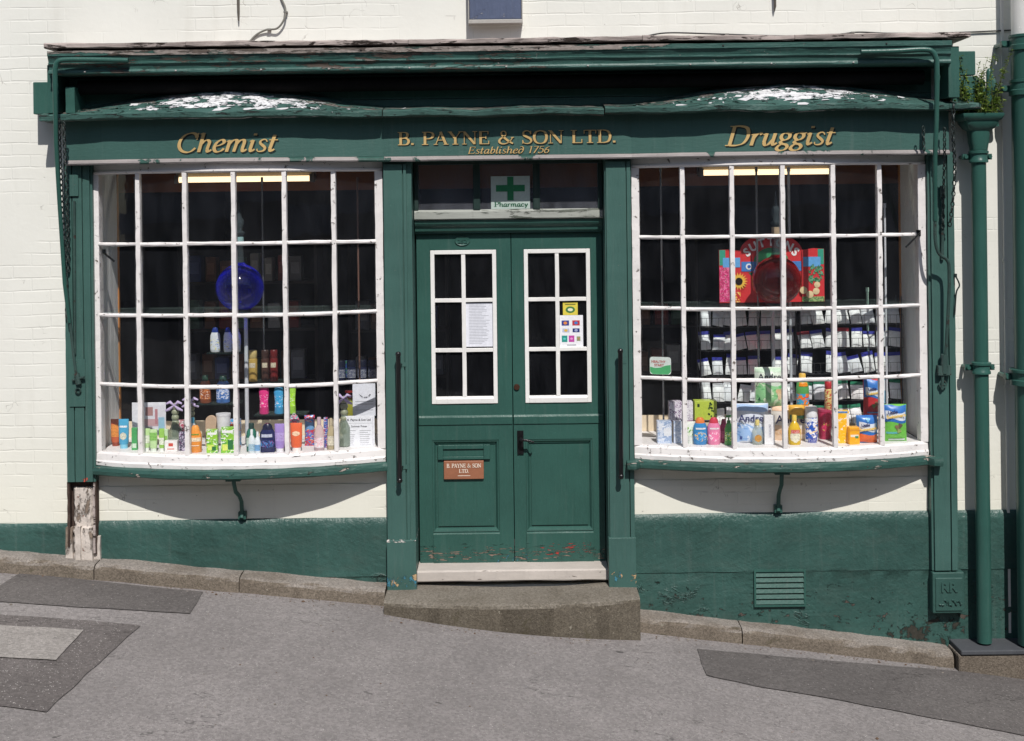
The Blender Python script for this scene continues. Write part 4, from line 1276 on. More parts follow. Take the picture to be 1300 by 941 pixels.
def wrap(mb, secs, z0, z1, half=60, off=0.0008, n=10, m=6, shape=None):
    """a label lying on the front of a lofted body"""
    vs = []
    for j in range(m + 1):
        z = z0 + (z1 - z0) * j / m
        rx, ry, p = loft_pts(secs, z)
        h = half
        if shape == 'oval':
            q = 2 * j / m - 1
            h = half * math.sqrt(max(0.02, 1 - q * q))
        for i in range(n + 1):
            a = math.radians(-90 - h + 2 * h * i / n)
            c, s = sq(a, p)
            vs.append(((rx + off) * c, (ry + off) * s, z))
    mb.add(vs, [(j * (n + 1) + i, j * (n + 1) + i + 1, (j + 1) * (n + 1) + i + 1, (j + 1) * (n + 1) + i) for j in range(m) for i in range(n)])

STY = {  # relative sections (rx, ry, z, power) of body, then of cap
 'shampoo': ([(.42, .36, 0, 2.4), (.5, .42, .03, 2.4), (.5, .42, .55, 2.4), (.46, .38, .70, 2.3), (.30, .26, .80, 2)], [(.27, .25, .80, 2), (.27, .25, .97, 2), (.22, .2, 1, 2)]),
 'family': ([(.40, .30, 0, 2.4), (.47, .34, .03, 2.4), (.5, .36, .45, 2.3), (.47, .33, .68, 2.2), (.36, .27, .80, 2)], [(.34, .26, .80, 2), (.30, .24, .92, 2), (.18, .16, 1, 2)]),
 'can': ([(.46, .46, 0, 2), (.5, .5, .02, 2), (.5, .5, .70, 2), (.44, .44, .74, 2)], [(.42, .42, .74, 2), (.47, .47, .76, 2), (.47, .47, .97, 2), (.40, .40, 1, 2)]),
 'slim': ([(.42, .34, 0, 2.2), (.48, .38, .03, 2.2), (.40, .32, .45, 2.2), (.5, .38, .82, 2.2), (.46, .34, .86, 2)], [(.46, .34, .86, 2), (.42, .32, .98, 2), (.36, .28, 1, 2)]),
 'neck': ([(.45, .4, 0, 2.2), (.5, .43, .03, 2.2), (.5, .43, .52, 2.2), (.36, .32, .68, 2), (.17, .17, .78, 2)], [(.2, .2, .78, 2), (.2, .2, .97, 2), (.17, .17, 1, 2)]),
 'pump': ([(.42, .38, 0, 2.2), (.5, .43, .03, 2.2), (.48, .42, .55, 2.2), (.3, .28, .70, 2), (.2, .2, .74, 2)], [(.22, .22, .74, 2), (.22, .22, .82, 2), (.09, .09, .83, 2), (.09, .09, .93, 2), (.34, .16, .935, 2.6), (.34, .16, 1, 2.6)]),
 'jar': ([(.45, .45, 0, 2.2), (.5, .5, .05, 2.2), (.5, .5, .66, 2.2), (.46, .46, .72, 2)], [(.5, .5, .72, 2), (.5, .5, .96, 2), (.46, .46, 1, 2)]),
 'globe': ([(.4, .3, 0, 2), (.5, .36, .1, 2.2), (.5, .36, .5, 2.2), (.34, .28, .72, 2), (.2, .2, .80, 2)], [(.22, .22, .80, 2), (.22, .22, .98, 2), (.2, .2, 1, 2)]),
 'cup': ([(.36, .36, 0, 2), (.40, .40, .03, 2), (.5, .5, .93, 2)], [(.52, .52, .93, 2), (.52, .52, 1, 2)]),
 'tube': ([(.40, .30, .14, 2), (.46, .34, .20, 2), (.5, .26, .6, 2), (.5, .10, .93, 2.4), (.5, .03, 1, 3)], [(.36, .30, 0, 2), (.38, .31, .13, 2), (.38, .31, .14, 2)]),
}
def goods(style, box, body, cap, label, lab=None, name='bottle', cat='bottle', Y=None, h=FLOOR, group=None, bodymat=None, rz=0.0, bands=()):
    x, y, W, H, z = spot(*box, Y=Y, h=h, dep=0.35 * (box[1] - box[0]) * 0.005)
    if Y is None: z = h
    bs, cs = STY[style]
    S = lambda ss: [(a * W, b * W, c * H, p) for a, b, c, p in ss]
    mb = MB(); loft(mb, S(bs))
    o = mb.build(name, bodymat or (plain(body, 0.25) if isinstance(body[0], int) else printed(*body)), up=False, smooth=45, loc=(x, y, z + ZC))
    tag(o, label, cat, group)
    o.rotation_euler.z = rz
    mb = MB(); loft(mb, S(cs)); mb.build('cap', plain(cap, 0.3), o, up=False, smooth=45)
    if lab:
        z0, z1, c1 = lab[:3]
        mb = MB(); wrap(mb, S(bs), z0 * H, z1 * H, lab[4] if len(lab) > 4 else 62, shape=lab[3] if len(lab) > 3 else None)
        mb.build('label', labelled(c1) if isinstance(c1[0], int) else printed(*c1), o, up=False, smooth=60)
    for z0, z1, c1 in bands:
        mb = MB(); wrap(mb, S(bs), z0 * H, z1 * H, 42, off=0.0016)
        mb.build('label_band', labelled(c1) if isinstance(c1[0], int) else printed(*c1), o, up=False, smooth=60)
    return o

def carton(box, mat, label, patches=(), Y=None, h=FLOOR, dep=0.05, name='carton', cat='box', rz=0.0, lean=0.0, group=None, texts=()):
    """printed box; patches (u0,u1,v0,v1,colour) and texts (string,u,v,size,colour) on its front"""
    x, y, W, H, z = spot(*box, Y=Y, h=h, dep=dep / 2)
    if Y is None: z = h
    mb = MB().box(-W / 2, W / 2, -dep / 2, dep / 2, 0, H)
    mm = mat if not isinstance(mat, tuple) else (plain(mat, 0.35) if isinstance(mat[0], int) else printed(*mat))
    o = mb.build(name, mm, up=False, bevel=min(0.002, dep / 4), loc=(x, y, z + ZC))
    tag(o, label, cat, group)
    o.rotation_euler = (lean, 0, rz)
    for k_, (u0, u1, v0, v1, c) in enumerate(patches):
        mb = MB().box(-W / 2 + W * u0, -W / 2 + W * u1, -dep / 2 - 0.0006 - 0.0004 * k_, -dep / 2 + 0.001, H * v0, H * v1)
        mb.build('printed_panel', plain(c, 0.4) if isinstance(c[0], int) else printed(*c), o, up=False)
    for s, u, v, size, c in texts:
        text_obj(s, size, plain(c, 0.5), 'lettering', o, (-W / 2 + W * u, -dep / 2 - 0.0035, H * v), bold=0.0006)
    return o

def pouch(box, mat, label, patches=(), texts=(), Y=None, h=FLOOR, dep=0.06, name='pack', cat='pack', rz=0.0, spots=()):
    x, y, W, H, z = spot(*box, Y=Y, h=h, dep=dep / 2)
    if Y is None: z = h
    def s_(u, v, side, off=0.0):
        q = (1 - abs(2 * u - 1) ** 3.0) * (1 - abs(2 * v - 1) ** 5.0)
        wr = 0.0022 * noise.noise(Vector((u * 7 + x * 9, v * 9, side * 3)))
        return ((u - 0.5) * W * (1 - 0.03 * math.sin(math.pi * v)), side * (dep / 2 * q + 0.002) + wr + side * off, v * H)
    n, m_ = 14, 16
    mb = MB()
    for side in (-1, 1):
        vs = [s_(i / n, j / m_, side) for j in range(m_ + 1) for i in range(n + 1)]
        mb.add(vs, [(j * (n + 1) + i, j * (n + 1) + i + 1, (j + 1) * (n + 1) + i + 1, (j + 1) * (n + 1) + i) for j in range(m_) for i in range(n)])
    for j in range(m_):
        for u in (0, 1):
            mb.add([s_(u, j / m_, -1), s_(u, j / m_, 1), s_(u, (j + 1) / m_, 1), s_(u, (j + 1) / m_, -1)], [(0, 1, 2, 3)])
    mm = mat if not isinstance(mat, tuple) else (plain(mat, 0.3) if isinstance(mat[0], int) else printed(*mat))
    o = mb.build(name, mm, up=False, smooth=50, loc=(x, y, z + ZC))
    o.rotation_euler.z = rz
    tag(o, label, cat)
    for k_, (u0, u1, v0, v1, c, wavy) in enumerate(patches):
        mb = MB(); vs = []
        for j in range(9):
            for i in range(13):
                u = u0 + (u1 - u0) * i / 12
                vv0 = v0 + (wavy * math.sin(u * 6.0) if wavy else 0); vv1 = v1 + (wavy * math.sin(u * 6.0 + 0.7) if wavy else 0)
                vs.append(s_(u, min(.99, max(.01, vv0 + (vv1 - vv0) * j / 8)), -1, 0.0012 + 0.0007 * k_))
        mb.add(vs, [(j * 13 + i, j * 13 + i + 1, (j + 1) * 13 + i + 1, (j + 1) * 13 + i) for j in range(8) for i in range(12)])
        mb.build('printed_panel', plain(c, 0.35) if isinstance(c[0], int) else printed(*c), o, up=False, smooth=50)
    for k_, (u, v, r, c) in enumerate(spots):
        mb = MB(); vs = [s_(u, v, -1, 0.004 + .0006 * k_)]
        for i in range(16):
            a = 2 * math.pi * i / 16
            rr = r * (1 + .25 * math.sin(3 * a + k_))
            vs.append(s_(u + rr * math.cos(a), min(.98, max(.02, v + rr * math.sin(a) * W / H)), -1, 0.004 + .0006 * k_))
        mb.add(vs, [(0, 1 + i, 1 + (i + 1) % 16) for i in range(16)])
        mb.build('printed_spot', plain(c, 0.4), o, up=False)
    for s, u, v, size, c, tilt in texts:
        p = s_(u, v, -1, 0.007)
        text_obj(s, size, plain(c, 0.5), 'lettering', o, p, rot=(math.pi / 2, -tilt, 0), bold=0.0010)
    return o

# ---- left window, front row and the row behind it
goods('tube', (141, 153, 532, 566), (205, 92, 40), (150, 60, 30), 'orange brown tube at far left end of left window', (.35, .8, (235, 150, 70)), 'tube', 'tube')
goods('tube', (151, 164, 532, 569), (60, 170, 215), (120, 200, 228), 'sky blue tube beside the orange brown tube', (.3, .55, (225, 225, 205), 'oval', 40), 'tube', 'tube', bands=[(.72, .78, (240, 250, 255))])
carton((168, 175, 543, 571), (60, 170, 90), 'slim green carton in front of the photo card', [(.15, .85, .1, .3, (210, 235, 210))], dep=0.03)
o = carton((168, 211, 511, 553), (232, 234, 242), 'white photo card of a treatment couch, stood behind the tubes', [(.30, .98, .08, .92, (222, 222, 232)), (.34, .78, .28, .50, (200, 160, 165)), (.40, .62, .60, .86, (176, 130, 128)), (.68, .76, .35, .80, (190, 130, 140)), (.78, .96, .1, .55, (150, 195, 220)), (.30, .6, .12, .3, (165, 155, 165))], Y=0.16, dep=0.006, name='display_card', cat='card')
goods('tube', (181, 191, 544, 572), (188, 226, 150), (235, 240, 232), 'pale green tube with white cap left of its twin', (.35, .7, (238, 246, 225)), 'tube', 'tube')
goods('tube', (190, 200, 545, 573), (190, 225, 160), (222, 232, 222), 'pale green tube with white cap right of its twin', (.5, .85, (140, 200, 100)), 'tube', 'tube')
goods('tube', (202, 209, 544, 573), (150, 205, 80), (235, 240, 235), 'narrow bright green tube left of a pale carton', (.3, .6, (238, 244, 225)), 'tube', 'tube')
carton((208, 214, 545, 571), (205, 232, 190), 'narrow pale green carton behind the small white box', [(.1, .9, .4, .7, (150, 205, 90))], dep=0.03)
carton((210, 226, 559, 573), (240, 238, 236), 'small white box with red mark at front of left window', [(.32, .68, .50, .78, (214, 72, 52)), (.22, .78, .22, .30, (225, 120, 105))], dep=0.04)
carton((228, 236, 548, 572), ((42, 44, 70), (200, 195, 215), (120, 60, 110), 90.0, .52), 'dark narrow carton left of the orange bottle', dep=0.03)
carton((225, 234, 533, 552), ((190, 70, 105), (232, 220, 225), (140, 160, 120), 70.0, .5), 'pink carton behind the dark narrow carton', dep=0.03, Y=0.12, h=-1.44)
goods('family', (240, 256.5, 540, 574), (245, 150, 25), (250, 160, 40), 'orange bottle with a white label band, front of left window', (.42, .56, (250, 230, 200)), bands=[(.66, .70, (120, 160, 60)), (.25, .28, (250, 232, 205))])
goods('neck', (240, 250, 530, 562), (215, 225, 232), (75, 175, 215), 'white bottle with blue cap behind the orange bottle', Y=0.14)
# brown wooden foot file
x, y, W, H, z = spot(260, 274, 527, 566, Y=0.12)
mb = MB()
prof = [(W / 2 * math.sin(math.radians(a)), H - W / 2 + W / 2 * math.cos(math.radians(a))) for a in range(90, -91, -15)]
mb.prism([(-W * .42, 0), (W * .42, 0)] + prof, -0.012, 0.012)
o = mb.build('foot_file', plain((198, 168, 138), 0.7), up=False, bevel=0.003, loc=(x, y, FLOOR + ZC)); o.rotation_euler.y = 0.05
tag(o, 'rounded beige wooden foot file standing behind two green cartons', 'foot file')
mb = MB().box(-W * .33, W * .33, -0.0135, -0.0115, H * .05, H * .45); mb.build('rasp', plain((150, 122, 98), 0.9), o, up=False)
o = goods('cup', (275, 293, 525, 562), (238, 238, 240), (228, 228, 232), 'large white cup shaped pot behind the second green carton', name='pot', cat='pot', Y=0.14)
carton((263, 277, 545, 574.5), ((150, 205, 60), (242, 246, 236), (60, 150, 70), 42.0, .55), 'left of two green and white cartons in left window', [(.1, .9, .78, .88, (250, 250, 250)), (.12, .7, .12, .34, (215, 235, 90)), (.5, .86, .1, .28, (40, 120, 60))], dep=0.035)
carton((281, 298, 542, 574.5), ((140, 200, 55), (238, 244, 232), (50, 140, 70), 42.0, .55), 'right and taller of two green and white cartons', [(.1, .9, .78, .88, (250, 250, 250)), (.12, .5, .1, .34, (225, 235, 90)), (.52, .9, .14, .5, (40, 120, 60))], dep=0.035, rz=0.1)
carton((293, 306, 532, 570), ((85, 170, 225), (240, 130, 50), (225, 225, 235), 30.0, .56), 'blue and orange upright carton left of the green bottle', [(.0, 1, .7, .85, (235, 110, 60))], dep=0.03, Y=0.07, h=-1.531)
goods('shampoo', (313, 326, 537, 573), (38, 120, 100), (30, 62, 56), 'dark green bottle behind two white spray bottles', (.2, .5, (200, 220, 210)))
goods('neck', (315.5, 324, 546, 576), (222, 232, 236), (240, 244, 246), 'white spray bottle, left and taller of the pair', (.1, .4, (170, 200, 215)))
goods('neck', (323.5, 331, 550, 577), (226, 236, 242), (236, 240, 244), 'white spray bottle, right and shorter of the pair', (.12, .4, (120, 170, 215)))
goods('family', (330, 350, 538, 574), (32, 40, 92), (24, 28, 60), 'wide navy blue bottle with coloured swirl in left window', (.18, .46, ((32, 40, 92), (60, 130, 190), (190, 90, 160), 70.0, .5), 'oval', 60), bands=[(.55, .66, (200, 205, 225))])
goods('tube', (349, 362, 539, 575), (168, 140, 215), (235, 235, 240), 'lilac tube standing on a white cap', (.4, .7, (190, 168, 228)), 'tube', 'tube')
goods('tube', (369, 384, 540, 576), (240, 100, 40), (238, 232, 228), 'orange tube standing on a white cap', (.55, .72, (250, 215, 180), 'oval', 40), 'tube', 'tube')
x, y, W, H, z = spot(367, 380, 527, 543, Y=0.08)
mb = MB(); loft(mb, [(W * .3, .012, 0, 2), (W * .5, .02, H * .3, 2), (W * .5, .02, H * .7, 2), (W * .3, .012, H, 2)])
o = mb.build('bath_puff', ((printed((225, 60, 120), (60, 190, 190), (240, 240, 240), 90.0, .5))), up=False, smooth=60, loc=(x, y, z + ZC))
tag(o, 'pink and teal oval bath puff above the orange tube', 'bath puff')
mb = MB(); mb.torus((0, 0, H * 1.05), 0.008, 0.002, Matrix.Identity(3)); mb.build('loop', plain((240, 240, 240)), o, up=False, smooth=60)
mb = MB().box(-W * .2, W * .2, -0.004, 0.004, -(z - FLOOR), 0.002); mb.build('stand', 'shelfedge', o, up=False)
pouch((387, 400, 527, 566), ((210, 60, 80), (70, 120, 200), (240, 225, 180), 45.0, .5), 'red and blue gift pack left of the clear bottle', [(.05, .95, .55, .8, (110, 165, 215), .02)], dep=0.04)
goods('neck', (399, 412, 532, 574), (225, 200, 205), (205, 180, 190), 'clear pinkish bottle with a label near the right of left window', (.1, .4, ((240, 205, 210), (235, 235, 240), (190, 150, 165), 60.0, .5)), bodymat=clear_plastic((228, 205, 210), 0.55))
carton((411.5, 416.5, 530, 568), ((60, 95, 175), (210, 80, 80), (230, 230, 240), 60.0, .55), 'thin blue and red carton between two clear bottles', dep=0.03)
goods('neck', (415.5, 425.5, 534, 574), (205, 190, 150), (196, 182, 150), 'clear straw coloured bottle left of the ribboned bottle', (.15, .45, (228, 222, 200)), bodymat=clear_plastic((212, 198, 160), 0.6))

def ribboned(box, label, Y, pearls=6):
    x, y, W, H, z = spot(*box, Y=Y)
    mb = MB(); loft(mb, [(W * .42, W * .42, 0, 2), (W * .5, W * .5, .02 * H, 2), (W * .5, W * .5, .38 * H, 2), (W * .24, W * .24, .55 * H, 2), (W * .2, W * .2, .93 * H, 2), (W * .22, W * .22, .95 * H, 2)])
    o = mb.build('bath_pearl_bottle', clear_plastic((150, 165, 150), 0.45), up=False, smooth=45, loc=(x, y, FLOOR + ZC))
    tag(o, label, 'bottle')
    mb = MB()
    for i in range(pearls):
        r = W * .30
        zc = .30 * H + (.62 * H) * i / (pearls - 1)
        mb.lathe([(r * math.sin(t), zc - r * math.cos(t)) for t in lin(0.05, math.pi - .05, 7)], (0, 0, 0), 12)
    mb.build('pearls', plain((150, 156, 128), 0.4), o, up=False, smooth=60)
    mb = MB()
    for sgn in (-1, 1):
        for hgt, ln in ((0.01, 0.05), (-0.035, 0.055)):
            mb.tube([(0, -W * .3, H * .96), (sgn * ln * .5, -W * .34, H * .96 + hgt + .012), (sgn * ln, -W * .3, H * .96 + hgt)], [0.004, 0.011, 0.006], 6)
    mb.build('ribbon', plain((190, 172, 214), 0.5), o, up=False, smooth=60)
    return o
ribboned((215, 231, 512, 568), 'bath pearl bottle with lilac ribbon, left of the orange bottle', 0.10)
ribboned((236, 251, 510, 566), 'bath pearl bottle with lilac ribbon, directly behind the orange bottle', 0.22)
ribboned((429, 446, 508, 572), 'dark bath pearl bottle with lilac ribbon beside the price list', 0.06)

# ---- notices at the right end of the left window
o = carton((448, 477, 487, 528), (232, 236, 246), 'plain white tall notice with a small drawing above the price list', Y=0.105, dep=0.004, name='notice', cat='notice')
x, y, W, H, z = spot(448, 477, 487, 528, Y=0.105)
mb = MB()
for i in range(9):
    a = math.radians(200 + 17 * i)
    r = .012 if i % 3 else .006
    mb.box(W * .02 + .035 * math.cos(a), W * .02 + .035 * math.cos(a) + r * .6, -0.004, -0.0021, H * .70 + .03 * math.sin(a), H * .70 + .03 * math.sin(a) + r * .5)
for v in (.44, .36, .18): mb.box(-W * .4, W * .4, -0.003, -0.0021, H * v, H * v + 0.0015)
mb.build('drawing', 'ink', o, up=False)
o = carton((436.5, 476, 528, 573), (240, 243, 250), 'white printed price list notice leaning in right corner of left window', Y=0.045, dep=0.005, name='notice', cat='notice')
x, y, W, H, z = spot(436.5, 476, 528, 573, Y=0.045)
text_obj('B. Payne & Son Ltd', 0.0195, 'ink', 'lettering', o, (0, -0.0032, H * .86), bold=0.0004)
text_obj('Summer Prices', 0.0165, 'ink', 'lettering', o, (0, -0.0032, H * .68), bold=0.0003)
mb = MB()
rnd = random.Random(2)
for i in range(8):
    v = .58 - i * .058
    mb.box(-W * .40, -W * (.40 - rnd.uniform(.13, .3)), -0.003, -0.0026, H * v, H * v + .0026)
    mb.box(W * .02, W * rnd.uniform(.28, .38), -0.003, -0.0026, H * v, H * v + .0026)
for v in (.79, .08): mb.box(-W * .42, W * .42, -0.003, -0.0026, H * v, H * v + .0012)
for u in (-.45, .44): mb.box(W * u, W * u + .0012, -0.003, -0.0026, H * .04, H * .95)
mb.build('printed_lines', 'inkgrey', o, up=False)

# ---- glass shelves and their poles
def shelf(px0, px1, py, Y0, Y1, label, edge='darkedge', th=0.006):
    x0, z = P(px0, py, Y0); x1, _ = P(px1, py, Y0)
    z = (P((px0 + px1) / 2, py, Y0))[1]
    mb = MB().box(x0, x1, Y0 + 0.004, Y1, z - th, z)
    o = mb.build('glass_shelf', 'gshelf')
    tag(o, label, 'shelf')
    mb = MB().box(x0, x1, Y0, Y0 + 0.004, z - th - .001, z + .001); mb.build('shelf_edge', edge, o)
    return z
SY = 0.16
s1 = shelf(262, 308, 448, SY, SY + .16, 'short glass shelf under the white shampoo bottles')
s2 = shelf(318, 362, 485.5, SY, SY + .16, 'glass shelf under the gold, brown and red spray cans')
s3 = shelf(248, 304, 513, SY, SY + .16, 'glass shelf under the brown and the blue bottle')
s4 = shelf(322, 388, 527, SY, SY + .16, 'glass shelf under the pink, blue and lime bottles')
SB = dict(Y=SY + 0.06)
def onshelf(box, s): return dict(Y=SY + 0.06)
for bx, lb_, st_ in (((267, 280, 416, 447), 'white shampoo bottle with blue cap and yellow swirl on top shelf', 0), ((284, 295, 416, 447), 'white shampoo bottle with blue cap, middle of the top shelf trio', 1), ((294.5, 306, 416, 447), 'white shampoo bottle partly behind the glazing bar on top shelf', 2)):
    o = goods('family', bx, (226, 228, 234), (36, 60, 140), lb_, (.1, .55, ((226, 228, 234), (225, 210, 70), (90, 130, 200), 38.0, .58)) , **SB)
    o.location.z = s1 + ZC
for bx, c, c2, lb_ in (((316, 327, 445, 484.5), (196, 160, 72), (206, 180, 112), 'gold hairspray can on the middle glass shelf'), ((332, 342, 445, 484.5), (82, 54, 46), (70, 46, 40), 'brown hairspray can between gold and red cans'), ((343, 353, 445, 484.5), (122, 34, 34), (112, 28, 30), 'dark red hairspray can on the middle glass shelf')):
    o = goods('can', bx, c, c2, lb_, (.45, .6, (225, 210, 185), None, 40), 'spray_can', 'can', **SB)
    o.location.z = s2 + ZC
for bx, c, c2, c3, lb_ in (((254, 268, 477, 512), (150, 74, 36), (32, 66, 50), (200, 120, 60), 'brown orange shampoo bottle with dark green cap'), ((275, 292, 478, 512), (60, 110, 180), (34, 70, 60), (190, 205, 235), 'blue shampoo bottle with dark cap beside the brown one')):
    o = goods('shampoo', bx, c, c2, lb_, (.15, .6, (c, c3, (240, 235, 225), 55.0, .5)), **SB)
    o.location.z = s3 + ZC
for bx, c, lb_ in (((329, 342, 491, 526), (226, 40, 130), 'hot pink conditioner bottle hanging over lower shelf'), ((348, 361, 492, 526), (52, 160, 215), 'bright blue conditioner bottle right of the pink one'), ((366, 376, 489, 526), (160, 220, 50), 'lime green conditioner bottle right of the blue one')):
    o = goods('slim', bx, c, tuple(int(q * .85) for q in c), lb_, (.25, .7, (c, tuple(min(255, q + 25) for q in c), (250, 240, 245), 60.0, .5)), **SB)
    o.location.z = s4 + ZC
# long upper glass shelves carrying the globes and the display
def long_shelf(win, label, pyc):
    c, a = win
    z = P(650 + c * 200, pyc, 0.1)[1]
    xs = lin(c - a + 0.04, c + a - 0.04, 24)
    ring = [(x, bow(x, win) + 0.06) for x in xs] + [(xs[-1], 0.40), (xs[0], 0.40)]
    m_ = len(ring)
    vs = [(x, y, z - .007) for x, y in ring] + [(x, y, z) for x, y in ring]
    mb = MB().add(vs, [tuple(range(m_ - 1, -1, -1)), tuple(range(m_, 2 * m_))] + [(i, (i + 1) % m_, (i + 1) % m_ + m_, i + m_) for i in range(m_)])
    o = mb.build('glass_shelf', 'gshelf'); tag(o, label, 'shelf')
    mb = MB().sweep([(-.004, z - .008), (-.004, z + .001), (0, z + .001), (0, z - .008)], xs, lambda x: bow(x, win) + 0.0595)
    mb.build('shelf_edge', 'shelfedge', o)
    return z
zl = long_shelf(WL, 'long bowed glass shelf carrying the blue globe in left window', 394)
zr = long_shelf(WR, 'long bowed glass shelf carrying the seed display in right window', 386)
def pole(px, y0, y1, Y, mat, label, r=0.009):
    x, z1 = P(px, y0, Y); _, z0 = P(px, y1, Y)
    z0 = max(z0, FLOOR)
    mb = MB().tube([(x, Y, z0), (x, Y, z1)], r, 10)
    o = mb.build('shelf_pole', mat, smooth=50); tag(o, label, 'pole')
    mb = MB().lathe([(r * 1.8, 0), (r * 1.8, .006), (r, .012)], (x, Y, z0), 12); mb.build('foot', mat, o, smooth=50)
    mb = MB().lathe([(r * 1.4, -.03), (r * 1.4, 0)], (x, Y, z1), 12); mb.build('top_fixing', mat, o, smooth=50)
WH = plain((200, 204, 210), .4)
pole(312, 398, 570, .14, WH, 'white shelf pole below the blue globe', .013)
pole(332.5, 225, 470, .34, M['chrome'], 'thin grey pole just right of the blue globe', .006)
pole(453.5, 225, 570, .30, plain((108, 78, 66), .5), 'thin brown pole near right end of left window', .006)
pole(171, 225, 570, .42, M['chrome'], 'steel pole near left end of left window', .006)
pole(838.5, 212, 570, .12, M['chrome'], 'steel pole in the leftmost column of right window panes', .006)
pole(960, 212, 570, .14, M['chrome'], 'steel pole left of the red globe', .007)
pole(1001, 212, 570, .34, WH, 'white pole right of the red globe', .009)
pole(1123, 258, 570, .14, WH, 'white pole near right end of right window', .007)
pole(981, 390, 570, .30, WH, 'short white pole behind the tall green tissue pack', .012)
pole(1101, 365, 545, .40, plain((170, 205, 188), .4), 'pale mint pole behind the wide wire rack', .008)

# ---- the two carboys
def carboy(cx, cy, rpx, ytop, Y, zshelf, tint, label, name, inner):
    x, z = P(cx, cy, Y)
    d = (Y - CAM_Y) / F
    R = rpx * d
    ztop = P(cx, ytop, Y)[1]
    z = zshelf + R * 0.985 + 0.004
    H = ztop - z
    body = [(0.03, -R * .985), (R * .35, -R * .955)] + [(R * math.sin(t), -R * math.cos(t)) for t in lin(.36, 2.78, 26)] + [(R * .26, R * .98), (R * .20, R * 1.06)]
    neck = [(R * .20, R * 1.06), (R * .17, H * .45), (R * .17, H * .62), (R * .23, H * .635), (R * .23, H * .66), (R * .17, H * .67)]
    m, nt, b = new_mat(name + '_glass')
    gl = nd(nt, 'ShaderNodeBsdfGlass', {'Color': tint, 'Roughness': 0.0, 'IOR': 1.30})
    tr_ = nd(nt, 'ShaderNodeBsdfTransparent', {'Color': tint})
    mx = nd(nt, 'ShaderNodeMixShader', {0: 0.20, 1: gl.outputs[0], 2: tr_.outputs[0]})
    df = nd(nt, 'ShaderNodeBsdfDiffuse', {'Color': inner})
    lw = nd(nt, 'ShaderNodeLayerWeight', {'Blend': 0.5})
    mx2 = nd(nt, 'ShaderNodeMixShader', {0: ramp(nt, lw.outputs['Facing'], 0.15, 0.95, 0.05, 0.60), 1: mx.outputs[0], 2: df.outputs[0]})
    gs = nd(nt, 'ShaderNodeBsdfGlossy', {'Color': (1, 1, 1, 1), 'Roughness': 0.05})
    f5 = mth(nt, 'MULTIPLY_ADD', mth(nt, 'POWER', lw.outputs['Facing'], 4.0), 0.4, 0.035, clamp=True)
    mx3 = nd(nt, 'ShaderNodeMixShader', {0: f5, 1: mx2.outputs[0], 2: gs.outputs[0]})
    nt.links.new(mx3.outputs[0], nt.nodes['Material Output'].inputs[0])
    nt.nodes.remove(b)
    mb = MB().lathe(body, (0, 0, 0), 48)
    o = mb.build('carboy', m, up=False, smooth=60, loc=(x, Y, z + ZC))
    tag(o, label, 'glass globe')
    MB().lathe(neck, (0, 0, 0), 24).build('neck', clear_plastic((120, 135, 140), 0.16, 0.03), o, up=False, smooth=60)
    st = [(R * .15, H * .66), (R * .13, H * .70), (R * .20, H * .74), (R * .20, H * .80), (R * .10, H * .84), (R * .05, H * .93), (R * .02, H)]
    mb = MB().lathe(st, (0, 0, 0), 20)
    mb.build('stopper', clear_plastic((110, 125, 130), 0.22, 0.03), o, up=False, smooth=60)
    mb = MB().lathe([(R * .185, H * .50), (R * .185, H * .60)], (0, 0, 0), 20)
    mb.build('neck_label', plain((140, 180, 180) if inner[2] > .3 else (170, 150, 120), .4), o, up=False, smooth=60)
    mb = MB().torus((0, 0, -R * .94), R * .42, R * .05, Matrix.Rotation(math.pi / 2, 3, 'X'), 24, 8)
    mb.build('foot_ring', 'darkedge', o, up=False, smooth=60)
carboy(304.5, 357, 30, 258, .0, zl, (0.10, 0.13, 0.95, 1), 'round blue glass carboy with stopper in left window', 'blue', (.016, .02, .62, 1))
carboy(986, 352, 31, 243, .0, zr, (0.55, 0.02, 0.03, 1), 'dark red round glass carboy before the seed display', 'red', (.40, .008, .012, 1))

# ---- cardboard seed display behind the red globe
Y = 0.24
d = (Y - CAM_Y) / F
x0, zb = P(913, 385, Y); x1, _ = P(1046, 385, Y)
W = x1 - x0
base = zr + ZC + 0.001
o = empty('seed_display', ((x0 + x1) / 2, Y, base))
tag(o, 'cardboard seed display with red arch, sunflower and vegetables', 'display card')
H2, H1 = 87 * d, 68 * d
RED = plain((214, 30, 38), .5)
arch = [(-W * .30, 0), (W * .30, 0), (W * .30, H1 * .92)] + [(W * .30 * math.cos(a), H1 * .92 + (H2 - H1 * .92) * math.sin(a)) for a in lin(0.12, math.pi - .12, 18)] + [(-W * .30, H1 * .92)]
mb = MB().prism(arch, -0.004, 0.004); mb.build('arch_panel', RED, o, up=False)
for s in (-1, 1):
    mb = MB().prism([(s * W * .5, 0), (s * W * .29, 0), (s * W * .29, H1 * .97), (s * W * .40, H1 * 1.0), (s * W * .5, H1 * .985)][::(-1 if s > 0 else 1)][::-1], -0.018, -0.010)
    mb.build('side_panel', RED, o, up=False)
    mb = MB(); a, b_ = sorted((s * W * .497, s * W * .44)); mb.box(a, b_, -0.0195, -0.0175, H1 * .70, H1 * .985)
    mb.build('green_corner', plain((30, 160, 130), .5), o, up=False)
    mb = MB(); a, b_ = sorted((s * W * .465, s * W * .30)); mb.box(a, b_, -0.021, -0.0185, H1 * .66, H1 * .84)
    mb.build('blue_label', plain((92, 170, 232), .5), o, up=False)
    mb = MB(); a, b_ = sorted((s * W * .285, s * W * .13)); mb.box(a, b_, -0.0075, -0.0045, H1 * .58, H1 * .76)
    mb.build('blue_label', plain((60, 130, 205), .5), o, up=False)
